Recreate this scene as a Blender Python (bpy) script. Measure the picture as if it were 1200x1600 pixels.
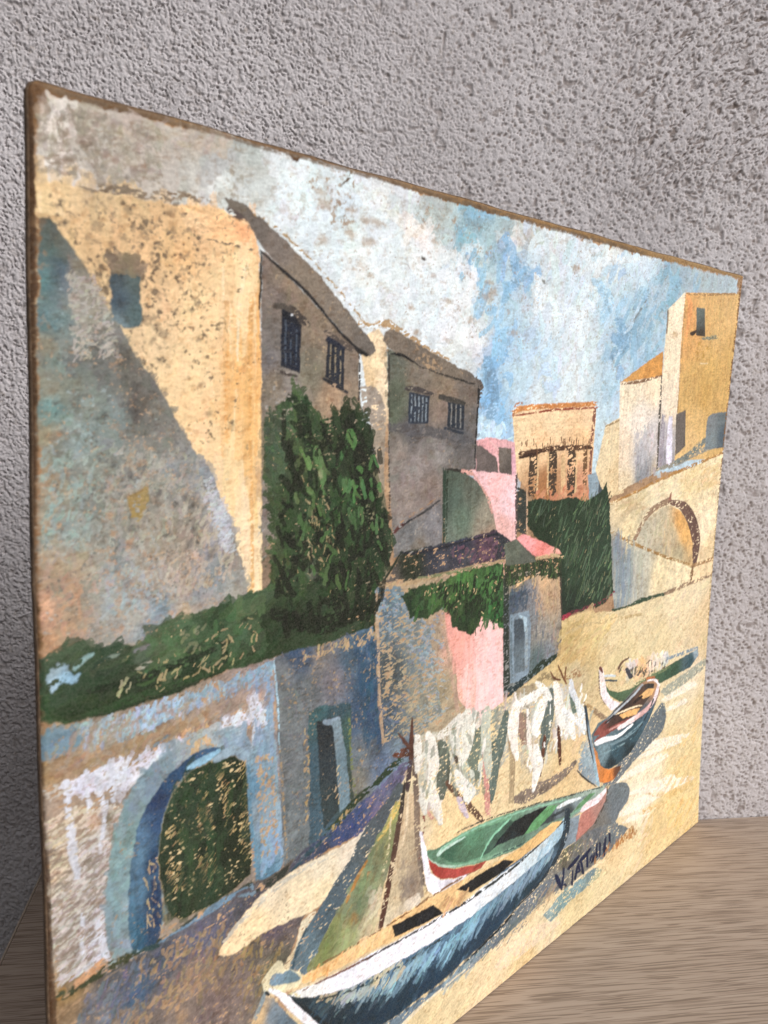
# Painted board leaning by a stucco wall on a wooden table.
import bpy, math
import numpy as np
from mathutils import Matrix, Vector

for ob in list(bpy.data.objects): bpy.data.objects.remove(ob)
scene = bpy.context.scene

# ---------------------------------------------------------------- camera
cam_data = bpy.data.cameras.new('camera'); cam = bpy.data.objects.new('camera', cam_data)
scene.collection.objects.link(cam); scene.camera = cam
cam_data.sensor_fit = 'VERTICAL'; cam_data.sensor_height = 36; cam_data.lens = 31.063
cam_data.clip_start = .01; cam_data.clip_end = 100
cam.matrix_world = Matrix([[0.991456, 0.002027, -0.130424, 0.0], [-0.129472, 0.136832, -0.982097, -0.589406], [0.015855, 0.990592, 0.135925, 0.315043], [0, 0, 0, 1]])
cam_data.dof.use_dof = True; cam_data.dof.focus_distance = .46; cam_data.dof.aperture_fstop = 22

# ---------------------------------------------------------------- light: soft overcast daylight from the front right, above
SUN_EL, SUN_AZ = math.radians(32), math.radians(48)     # azimuth measured from +x towards -y
world = bpy.data.worlds.new('World'); scene.world = world; world.use_nodes = True
wn = world.node_tree; bg = wn.nodes['Background']
sky = wn.nodes.new('ShaderNodeTexSky'); sky.sky_type = 'NISHITA'; sky.sun_disc = False
sky.sun_elevation = SUN_EL; sky.sun_rotation = math.pi/2+SUN_AZ
sky.dust_density = 4; sky.ozone_density = .6
soft = wn.nodes.new('ShaderNodeHueSaturation'); soft.inputs['Saturation'].default_value = .15     # thin cloud greys the blue
wn.links.new(sky.outputs['Color'], soft.inputs['Color']); wn.links.new(soft.outputs['Color'], bg.inputs['Color']); bg.inputs['Strength'].default_value = .08
sd = bpy.data.lights.new('sun', 'SUN'); sd.energy = 2.0; sd.angle = math.radians(34); sd.color = (1, .988, .985)
sun = bpy.data.objects.new('sun', sd); scene.collection.objects.link(sun)
dirv = Vector((math.cos(SUN_EL)*math.cos(SUN_AZ), -math.cos(SUN_EL)*math.sin(SUN_AZ), math.sin(SUN_EL)))
sun.rotation_euler = dirv.to_track_quat('Z', 'Y').to_euler(); sun.location = dirv*2
scene.view_settings.view_transform = 'Standard'; scene.view_settings.look = 'None'
scene.view_settings.gamma = 1; scene.view_settings.use_curve_mapping = False
scene.view_settings.exposure = .08

# ---------------------------------------------------------------- helpers
def link(name, mesh, mat=None, parent=None):
    o = bpy.data.objects.new(name, mesh); scene.collection.objects.link(o)
    if mat: mesh.materials.append(mat)
    if parent: o.parent = parent
    return o

def raw_mesh(name, co, quads, smooth=True):
    m = bpy.data.meshes.new(name)
    m.vertices.add(len(co)); m.vertices.foreach_set('co', np.asarray(co, np.float32).ravel())
    q = np.asarray(quads, np.int32); m.loops.add(q.size); m.loops.foreach_set('vertex_index', q.ravel())
    m.polygons.add(len(q)); m.polygons.foreach_set('loop_start', np.arange(0, q.size, 4, dtype=np.int32))
    m.polygons.foreach_set('loop_total', np.full(len(q), 4, np.int32))
    m.polygons.foreach_set('use_smooth', np.full(len(q), smooth))
    m.update(calc_edges=True); m.validate()
    return m

def grid_quads(ny, nx, flip=False):
    i = (np.arange(ny-1)[:, None]*nx+np.arange(nx-1)[None, :]).ravel()
    q = np.stack([i, i+1, i+nx+1, i+nx], 1)
    return q[:, ::-1] if flip else q

def attr_color(m, name, rgb):
    a = m.color_attributes.new(name, 'FLOAT_COLOR', 'POINT')
    a.data.foreach_set('color', np.concatenate([rgb.reshape(-1, 3), np.ones((rgb.size//3, 1))], 1).astype(np.float32).ravel())

def attr_float(m, name, v):
    a = m.attributes.new(name, 'FLOAT', 'POINT'); a.data.foreach_set('value', np.asarray(v, np.float32).ravel())

class Nodes:
    """a short hand for building a material"""
    def __init__(s, name):
        s.m = bpy.data.materials.new(name); s.m.use_nodes = True; s.t = s.m.node_tree
        s.b = s.t.nodes['Principled BSDF']
    def n(s, kind, **kw):
        x = s.t.nodes.new(kind)
        for k, v in kw.items():
            if k.startswith('i_'):
                key = k[2:].replace('_', ' ')
                s.put(x.inputs[int(key)] if key.isdigit() else x.inputs[key], v)
            else: setattr(x, k, v)
        return x
    def put(s, sock, v):
        if isinstance(v, bpy.types.NodeSocket): s.t.links.new(v, sock)
        else: sock.default_value = v
    def noise(s, vec, scale, detail=3, rough=.5, dist=0):
        return s.n('ShaderNodeTexNoise', i_Vector=vec, i_Scale=scale, i_Detail=detail, i_Roughness=rough, i_Distortion=dist).outputs['Fac']
    def ramp(s, fac, *stops):
        r = s.n('ShaderNodeValToRGB', i_Fac=fac); e = r.color_ramp.elements
        while len(e) < len(stops): e.new(.5)
        for el, (p, c) in zip(e, stops):
            el.position = p; el.color = c if len(c) == 4 else (*c, 1)
        return r.outputs['Color']
    def mix(s, fac, a, b, mode='MIX'):
        x = s.n('ShaderNodeMix', data_type='RGBA', blend_type=mode)
        for i, v in ((0, fac), (6, a), (7, b)):
            if isinstance(v, tuple) and len(v) == 3: v = (*v, 1)
            s.put(x.inputs[i], v)
        return x.outputs[2]
    def scaled(s, sc, rot=(0, 0, 0)):
        co = s.n('ShaderNodeTexCoord').outputs['Object']
        return s.n('ShaderNodeMapping', i_Vector=co, i_Scale=sc, i_Rotation=rot).outputs['Vector']
    def bump(s, h, strength, dist):
        s.put(s.b.inputs['Normal'], s.n('ShaderNodeBump', i_Height=h, i_Strength=strength, i_Distance=dist).outputs['Normal'])

# ---------------------------------------------------------------- the stucco wall
TAB = np.random.default_rng(3).random((256, 256))
def lat(x, y, oct=2, seed=0):
    out = 0; amp = 1; tot = 0
    for o in range(oct):
        X = x*2**o+17.3*o+seed*7.7; Y = y*2**o+9.1*o+seed*3.1
        i = np.floor(X).astype(int); j = np.floor(Y).astype(int); u = X-i; v = Y-j
        u = u*u*(3-2*u); v = v*v*(3-2*v); g = lambda a, b: TAB[(i+a) % 256, (j+b) % 256]
        out = out+amp*(g(0, 0)*(1-u)*(1-v)+g(1, 0)*u*(1-v)+g(0, 1)*(1-u)*v+g(1, 1)*u*v); tot += amp; amp *= .5
    return out/tot

def craters(x, y, seed, keep):
    """scattered round pits, one at most per unit cell"""
    i0 = np.floor(x).astype(int); j0 = np.floor(y).astype(int); out = np.zeros(x.shape)
    T2 = np.random.default_rng(seed).random((4, 128, 128))
    for a in (-1, 0, 1):
        for b in (-1, 0, 1):
            i = i0+a; j = j0+b; r = T2[:, i % 128, j % 128]
            d = np.hypot(x-i-.15-.7*r[0], y-j-.15-.7*r[1])
            out = np.maximum(out, np.clip(1.25-d/(.13+.22*r[2]**1.5), 0, 1)*(r[3] < keep)*(.5+.5*r[2]))
    return out

def make_wall():
    d = .00055
    def axis(a, b, lo, hi):
        core = np.arange(a, b, d)
        return np.concatenate([a-np.geomspace(abs(lo-a), .004, 40), core, b+np.geomspace(.004, abs(hi-b), 40)])
    xs = axis(-.24, .44, -2.2, 2.6); zs = axis(-.16, .64, -.78, 1.9)
    X, Z = np.meshgrid(xs, zs); x = X*1000; z = Z*1000
    wx = 1.2*(lat(x/9, z/9, 2, 5)-.5)*3; wz = 1.2*(lat(x/9, z/9, 2, 6)-.5)*3
    # coarse sponge-like grain, worked down to the right
    c, s = math.cos(-.95), math.sin(-.95)
    a = ((x+wx)*c+(z+wz)*s)/1.45; b = (-(x+wx)*s+(z+wz)*c)/1.05
    grain = lat(a, b, 3, 1)
    # arcs left by the float, up on the right
    R = np.hypot(x-430, z-300)+wx*1.5; T = np.arctan2(z-300, x-430)*190
    arcs = lat(R/1.4, (T+wz)/3.4, 2, 2)
    # small separate pits on the right, some of them dragged along the arcs
    pits = lat((x+wx)/1.5, (z+wz)/1.4, 1, 8)*.75+lat(x/.9, z/.9, 1, 18)*.25
    sm = lambda t: np.clip(t, 0, 1)**2*(3-2*np.clip(t, 0, 1))
    wp = sm((x-40+.35*(z-350))/190); wa = sm((x-150)/120)*sm((z-400)/80)
    n2 = lat(a/1.7+9, b/1.7, 2, 25)
    hole = lat((x+wx)/3.4+40, (z+wz)/3.4, 1, 9); hole = np.clip((hole-.78)/.14, 0, 1)
    arc_pit = np.clip((.36-arcs)/.12, 0, 1)
    thin = .06*(lat(x/25, z/25, 2, 31)-.5)
    ca = ((x+wx)*math.cos(.5)+(z+wz)*math.sin(.5))/4.6; cb = (-(x+wx)*math.sin(.5)+(z+wz)*math.cos(.5))/3.7
    rough = 1+.5*(pits-.5)
    dot = np.maximum(craters(ca, cb, 71, .8)*rough, craters(ca*1.7+31, cb*1.6+11, 72, .7)*.8*rough)
    dot = np.clip(dot*(1.1+6*thin), 0, 1)
    pit_l = np.clip((.36+thin-grain)/.13, 0, 1)
    pit = np.maximum(pit_l*(1-wp), np.maximum(dot*(.45+.55*wp), 1.0*arc_pit*wa*wp))
    pit = np.maximum(pit, hole*.8)
    fine = lat(x/.9, z/.9, 2, 12); swell = lat((x+wx)/3.6, (z+wz)/3.0, 2, 41)
    depth = (.0010*pit**.8-.0016*(1-wp)*(grain-.5)-.0005*(1-wp)*(n2-.5)
             - .0011*wp*(swell-.5)-.0012*wp*wa*(arcs-.5)-(.0003+.0002*(1-wp))*(fine-.5)-.0012*(lat(x/42, z/42, 2, 14)-.5))
    Y = .0006+depth
    co = np.stack([X, Y, Z], -1).reshape(-1, 3)
    m = raw_mesh('stucco_wall', co, grid_quads(len(zs), len(xs)))
    attr_float(m, 'pit', pit**1.1*(.5+.5*lat(x/2.2, z/2.2, 2, 20))*(.5+.5*wp))
    k = Nodes('stucco')
    pa = k.n('ShaderNodeAttribute', attribute_name='pit').outputs['Fac']
    co = k.scaled((1, 1, 1))
    base = k.ramp(k.noise(co, 7, 5, .65), (.32, (.425, .392, .398)), (.68, (.565, .53, .54)))
    base = k.mix(k.ramp(k.noise(co, 420, 3, .6), (.35, (0, 0, 0)), (.75, (.5, .5, .5))), base, (.60, .565, .575))
    base = k.mix(k.ramp(k.noise(co, 260, 3, .6), (.58, (0, 0, 0)), (.72, (.55, .55, .55))), base, (.33, .275, .235))
    col = k.mix(pa, base, (.17, .13, .11))
    k.put(k.b.inputs['Base Color'], col); k.b.inputs['Roughness'].default_value = .92
    k.b.inputs['Specular IOR Level'].default_value = .25
    k.bump(k.noise(co, 620, 3, .6), .55, .0006)
    o = link('wall', m, k.m)
    o['label'] = 'grey stucco wall with a rough pitted finish behind the painted board'; o['category'] = 'wall'
    return o
wall = make_wall()

# ---------------------------------------------------------------- the table
def box_mesh(name, x0, x1, y0, y1, z0, z1, bev=.0006):
    import bmesh
    bm = bmesh.new(); bmesh.ops.create_cube(bm, size=1)
    for v in bm.verts: v.co = Vector(((x0+x1)/2+v.co.x*(x1-x0), (y0+y1)/2+v.co.y*(y1-y0), (z0+z1)/2+v.co.z*(z1-z0)))
    bmesh.ops.bevel(bm, geom=bm.edges[:], offset=bev, segments=2, affect='EDGES', profile=.5)
    m = bpy.data.meshes.new(name); bm.to_mesh(m); bm.free(); return m

TX = -0.14656
def wood():
    k = Nodes('oak_laminate')
    co = k.n('ShaderNodeTexCoord').outputs['Object']
    warp = k.n('ShaderNodeMapping', i_Vector=co, i_Scale=(3.2, 11, 1)).outputs['Vector']
    wv = k.n('ShaderNodeTexNoise', i_Vector=warp, i_Scale=1.0, i_Detail=2.0)
    off = k.n('ShaderNodeVectorMath', operation='MULTIPLY', i_0=wv.outputs['Color'], i_1=(0, .014, 0)).outputs[0]
    c2 = k.n('ShaderNodeVectorMath', operation='ADD', i_0=co, i_1=off).outputs[0]
    def st(sx, sy, sc=1.0): return k.n('ShaderNodeMapping', i_Vector=c2, i_Scale=(sx, sy, 1)).outputs['Vector']
    bands = k.noise(st(3, 60), 1, 4, .6)
    fib = k.noise(st(24, 420), 1, 4, .65)
    pore = k.noise(st(30, 900), 1, 1, .5)
    pore2 = k.noise(st(16, 620), 1.0, 1, .5)
    col = k.ramp(bands, (.25, (.36, .275, .212)), (.5, (.405, .318, .252)), (.75, (.45, .362, .292)))
    col = k.mix(.55, col, k.ramp(fib, (.3, (.36, .277, .217)), (.7, (.48, .39, .32))))
    col = k.mix(k.ramp(pore, (.55, (0, 0, 0)), (.59, (.8, .8, .8))), col, (.20, .148, .112))
    col = k.mix(k.ramp(pore2, (.57, (0, 0, 0)), (.61, (.6, .6, .6))), col, (.22, .165, .125))
    k.put(k.b.inputs['Base Color'], col); k.b.inputs['Roughness'].default_value = .5
    k.b.inputs['Specular IOR Level'].default_value = .3
    k.bump(k.mix(.5, pore, fib), .12, .0004)
    return k.m
wm = wood()
table = bpy.data.objects.new('table', None); scene.collection.objects.link(table)
table.location = (.5, -.25, -.74); table['label'] = 'pale greyish oak table top under the painted board'; table['category'] = 'table'
def part(name, m, mat):
    o = link(name, m, mat, table); o.location = -table.location; return o
part('tabletop', box_mesh('tabletop', TX+.0007, 1.25, -.75, .0, -.028, 0), wm)
ek = Nodes('edge_highlight_strip'); ek.b.inputs['Base Color'].default_value = (.50, .40, .31, 1); ek.b.inputs['Roughness'].default_value = .45  # table edging; its paler colour paints in the highlight along the bevel
ev = ek.scaled((1, 1, 1)); ek.put(ek.b.inputs['Base Color'], ek.ramp(ek.noise(ev, 300, 2), (.3, (.42, .33, .25)), (.7, (.55, .45, .36))))
part('edge_highlight_band', box_mesh('edge_highlight_band', TX-.0004, TX+.0006, -.7495, -.0005, -.0279, .0001, .0001), ek.m)
for lx in (TX+.06, 1.19):
    for ly in (-.69, -.06): part('leg', box_mesh('leg', lx-.025, lx+.025, ly-.025, ly+.025, -.74, -.0285, .002), wm)

# ---------------------------------------------------------------- the painter: brushes, dry paint and fields of colour on the board
BW, BH = 500.0, 396.0            # board size in millimetres
STEP = 0.30
NX, NY = int(BW/STEP)+1, int(BH/STEP)+1
rng = np.random.default_rng(11)

def lin(c):
    c = np.array([float(v)/255 for v in (c.split(',') if isinstance(c, str) else c)])
    return np.where(c <= .04045, c/12.92, ((c+.055)/1.055)**2.4)

def soft_noise(sx, sy, seed, rank=True, tilt=0.0):
    """random field blurred to feature size sx, sy mm, evened out to 0..1"""
    r = np.random.default_rng(seed).standard_normal((NY, NX))
    fy = np.fft.fftfreq(NY)[:, None]; fx = np.fft.rfftfreq(NX)[None, :]
    a, b = math.cos(tilt), math.sin(tilt)
    u = (a*fx+b*fy)*sx/STEP; v = (-b*fx+a*fy)*sy/STEP
    f = np.fft.irfft2(np.fft.rfft2(r)*np.exp(-3.0*(u*u+v*v)), s=(NY, NX))
    f = (f-f.mean())/f.std()
    return 0.5*(1+np.tanh(0.8*f)) if rank else f

GX = (np.arange(NX)*STEP)[None, :]*np.ones((NY, 1))
GY = (np.arange(NY)*STEP)[:, None]*np.ones((1, NX))
N_GRAIN = soft_noise(2.0, .75, 1, tilt=.12)*.65+soft_noise(.9, .7, 2)*.35
N_GRAIN = np.clip((N_GRAIN-.5)*1.25+.5, 0, 1)
N_FINE = soft_noise(.7, .7, 3)
N_MED = soft_noise(3.5, 3.5, 4)
N_LOW = soft_noise(14, 14, 5)
N_V = soft_noise(1.0, 16, 6)*.6+soft_noise(2.5, 22, 7)*.4
N_H = soft_noise(16, 1.0, 8)*.6+soft_noise(22, 2.5, 9)*.4
N_R = soft_noise(12, 1.0, 16, tilt=.5)*.6+soft_noise(18, 2.2, 17, tilt=.5)*.4
W_X = soft_noise(3.4, 3.4, 10, False)*.55+soft_noise(1.1, 1.1, 12, False)*.45
W_Y = soft_noise(3.4, 3.4, 11, False)*.55+soft_noise(1.1, 1.1, 13, False)*.45

COL = np.zeros((NY, NX, 3)); HGT = np.zeros((NY, NX))

def idw(x, y, field):
    """colour at x, y from a few hand-mixed colours placed on the board"""
    if ' ' not in field and field.count(',') == 2:
        return np.ones(np.shape(x)+(3,))*lin(field)
    field = [(int(f[0])/10, int(f[1])/10, f[2:]) for f in (e.split(',') for e in field.split())]
    num = 0; den = 0
    for fx, fy, h in field:
        w = 1/(((x-fx)**2+(y-fy)**2)/9+.6)**1.7
        num = num+w[..., None]*lin(h); den = den+w
    return num/den[..., None]

def box_of(poly, pad):
    xs = [p[0] for p in poly]; ys = [p[1] for p in poly]
    x0 = max(0, int((min(xs)-pad)/STEP)); x1 = min(NX, int((max(xs)+pad)/STEP)+2)
    y0 = max(0, int((min(ys)-pad)/STEP)); y1 = min(NY, int((max(ys)+pad)/STEP)+2)
    return slice(y0, max(y1, y0)), slice(x0, max(x1, x0))

def inside(poly, x, y):
    m = np.zeros(x.shape, bool); n = len(poly)
    for i in range(n):
        ax, ay = poly[i]; bx, by = poly[(i+1) % n]
        if ay == by: continue
        m ^= ((y < ay) != (y < by)) & (x < ax+(y-ay)*(bx-ax)/(by-ay))
    return m

def blur3(m):
    p = np.pad(m, 1, mode='edge')
    h = p[:, :-2]+2*p[:, 1:-1]+p[:, 2:]
    return (h[:-2]+2*h[1:-1]+h[2:])/16

def lay(sl, a, col, t):
    """lay paint of colour col with cover a; paint has body, so the height grows too"""
    COL[sl] = COL[sl]*(1-a[..., None])+col*a[..., None]
    HGT[sl] = HGT[sl]*(1-.35*a)+t*a

def smooth(poly, n):
    P = np.array(poly); a = np.roll(P, 1, 0); c = np.roll(P, -1, 0); d = np.roll(P, -2, 0); out = []
    for t in np.arange(n)/n:
        out.append(.5*(2*P+(c-a)*t+(2*a-5*P+4*c-d)*t*t+(3*P-a-3*c+d)*t**3))
    return [tuple(q) for q in np.stack(out, 1).reshape(-1, 2)]

def fill(poly, field, c=1.0, r=.5, m=.06, st='', al=1.0, t=.10, k=.22, s=0):
    if s: poly = smooth(poly, s)
    r = .6*r
    sl = box_of(poly, 3*r+1)
    x = GX[sl]; y = GY[sl]
    if x.size == 0: return
    msk = blur3(inside(poly, x+r*W_X[sl], y+r*W_Y[sl]).astype(float))
    s = {'v': N_V, 'h': N_H, 'r': N_R}.get(st, N_MED)[sl]
    if c < 1:
        g = .72*N_GRAIN[sl]+.28*s
        a = np.clip((c-(g-.5)*1.5-.5)/k+.5, 0, 1) if c else 0
        msk = msk*a
    col = idw(x, y, field)
    b = 1+m*((s-.5)*3.0+(N_FINE[sl]-.5)*1.6+(N_LOW[sl]-.5)*1.2+(N_GRAIN[sl]-.5)*1.2)
    lay(sl, msk*al, np.clip(col*b[..., None], 0, 1), t*(.6+.8*s))

def dabs(poly, field, n=100, L=8, W=3, a=90, aj=20, cj=.08, al=.9, dry=.5, t=.12):
    sl0 = box_of(poly, 0)
    xs = [p[0] for p in poly]; ys = [p[1] for p in poly]
    X = rng.uniform(min(xs), max(xs), n*6); Y = rng.uniform(min(ys), max(ys), n*6)
    ok = inside(poly, X, Y); X = X[ok][:n]; Y = Y[ok][:n]
    if len(X) == 0: return
    C = idw(X, Y, field)
    for i in range(len(X)):
        th = math.radians(a+rng.normal()*aj); l = L*rng.uniform(.5, 1.3); w = W*rng.uniform(.5, 1.3)
        cx, sx = math.cos(th), math.sin(th); ext = (l+w)/2+.5
        sl = box_of([(X[i]-ext, Y[i]-ext), (X[i]+ext, Y[i]+ext)], 0)
        x = GX[sl]-X[i]; y = GY[sl]-Y[i]
        if x.size == 0: continue
        bend = rng.normal()*.25*w
        p = x*cx+y*sx; q = -x*sx+y*cx+bend*(2*p/l)**2
        q = q+.35*W_X[sl]*min(1, w/2)
        d = np.maximum(np.abs(p)-l/2+w*.35*(1+.6*W_Y[sl]), 0)**2/(w*.45)**2+(q/(w/2))**2
        msk = np.clip((1-d)/.35, 0, 1)
        br = rng.uniform(0, 1, 12)
        bq = np.interp(np.clip((q/w+.5), 0, 1)*11, np.arange(12), br)
        g = .6*N_GRAIN[sl]+.4*bq+.25*(p/l)
        cov = np.clip((1-dry*.75-(g-.5)*1.4-.02)/.3+.2, 0, 1) if dry else 1.0
        col = np.clip(C[i]*(1+cj*rng.normal()), 0, 1)*(1+.12*(bq-.5))[..., None]*(1+cj*.5*rng.normal(size=3))
        lay(sl, msk*cov*al, np.clip(col, 0, 1), t*(.5+bq))

def specks(poly, color, d=.1, s=1.2, al=.7, seed=50, lo=.5):
    sl = box_of(poly, 1); x = GX[sl]; y = GY[sl]
    msk = blur3(blur3(inside(poly, x+4*W_X[sl], y+4*W_Y[sl]).astype(float)))
    n = soft_noise(s*1.1, s, seed, False)[sl]*.8+.45*soft_noise(.8, .7, seed+2, False)[sl]+.8*(soft_noise(s*7, s*7, seed+1, False)[sl])*lo
    thr = np.quantile(n, 1-d*.8)
    a = np.clip((n-thr)/1.3, 0, 1)**.9*msk*al
    COL[sl] = COL[sl]*(1-a[..., None])+lin(color)*a[..., None]

def blob(x, y, rx, ry, color, al=.6):
    sl = box_of([(x-2.2*rx, y-2.2*ry), (x+2.2*rx, y+2.2*ry)], 0)
    d = ((GX[sl]-x+.35*rx*W_X[sl])/rx)**2+((GY[sl]-y+.35*ry*W_Y[sl])/ry)**2
    a = np.exp(-d**1.5)*al
    COL[sl] = COL[sl]*(1-a[..., None])+lin(color)*a[..., None]

def paint(text):
    COL[:] = lin('165,135,106')
    COL[:] *= (1+.14*(N_MED-.5)+.25*(N_LOW-.5)+.12*(N_GRAIN-.5))[..., None]
    for row in text.strip().split('\n'):
        k, *a = row.split('|')
        kw = {}
        for e in filter(None, a.pop().split(',')):
            n, v = e.split('='); kw[n] = v if n == 'st' else float(v) if n not in ('n', 's', 'seed') or k == 'K' and n == 's' else int(v)
        if k == 'B':
            blob(*[float(v) for v in a[:4]], a[4], float(a[5])); continue
        v = [int(i)/10 for i in a[0].split()]
        a[0] = list(zip(v[::2], v[1::2]))
        if k == 'S': kw = {**dict(r=.25, t=.14), **kw}
        {'F': fill, 'S': fill, 'D': dabs, 'K': specks}[k](*a, **kw)
    # age: grime settled in the weave, rubbed high spots, a drier and harder contrast
    g = N_GRAIN-.5; f = N_FINE-.5; w = soft_noise(.55, .55, 30)-.5; s = soft_noise(2.2, 2.0, 31)
    COL[:] = np.clip(COL, 0, 1)**1.07*1.02
    COL[:] *= (1+.15*g+.10*f+.11*w+.12*(N_MED-.5))[..., None]
    grime = np.clip((s-.62)/.3, 0, 1)*np.clip(.5-1.4*g, 0, 1)*.32
    COL[:] = COL*(1-grime[..., None])+COL*lin('205,165,125')*grime[..., None]

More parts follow.
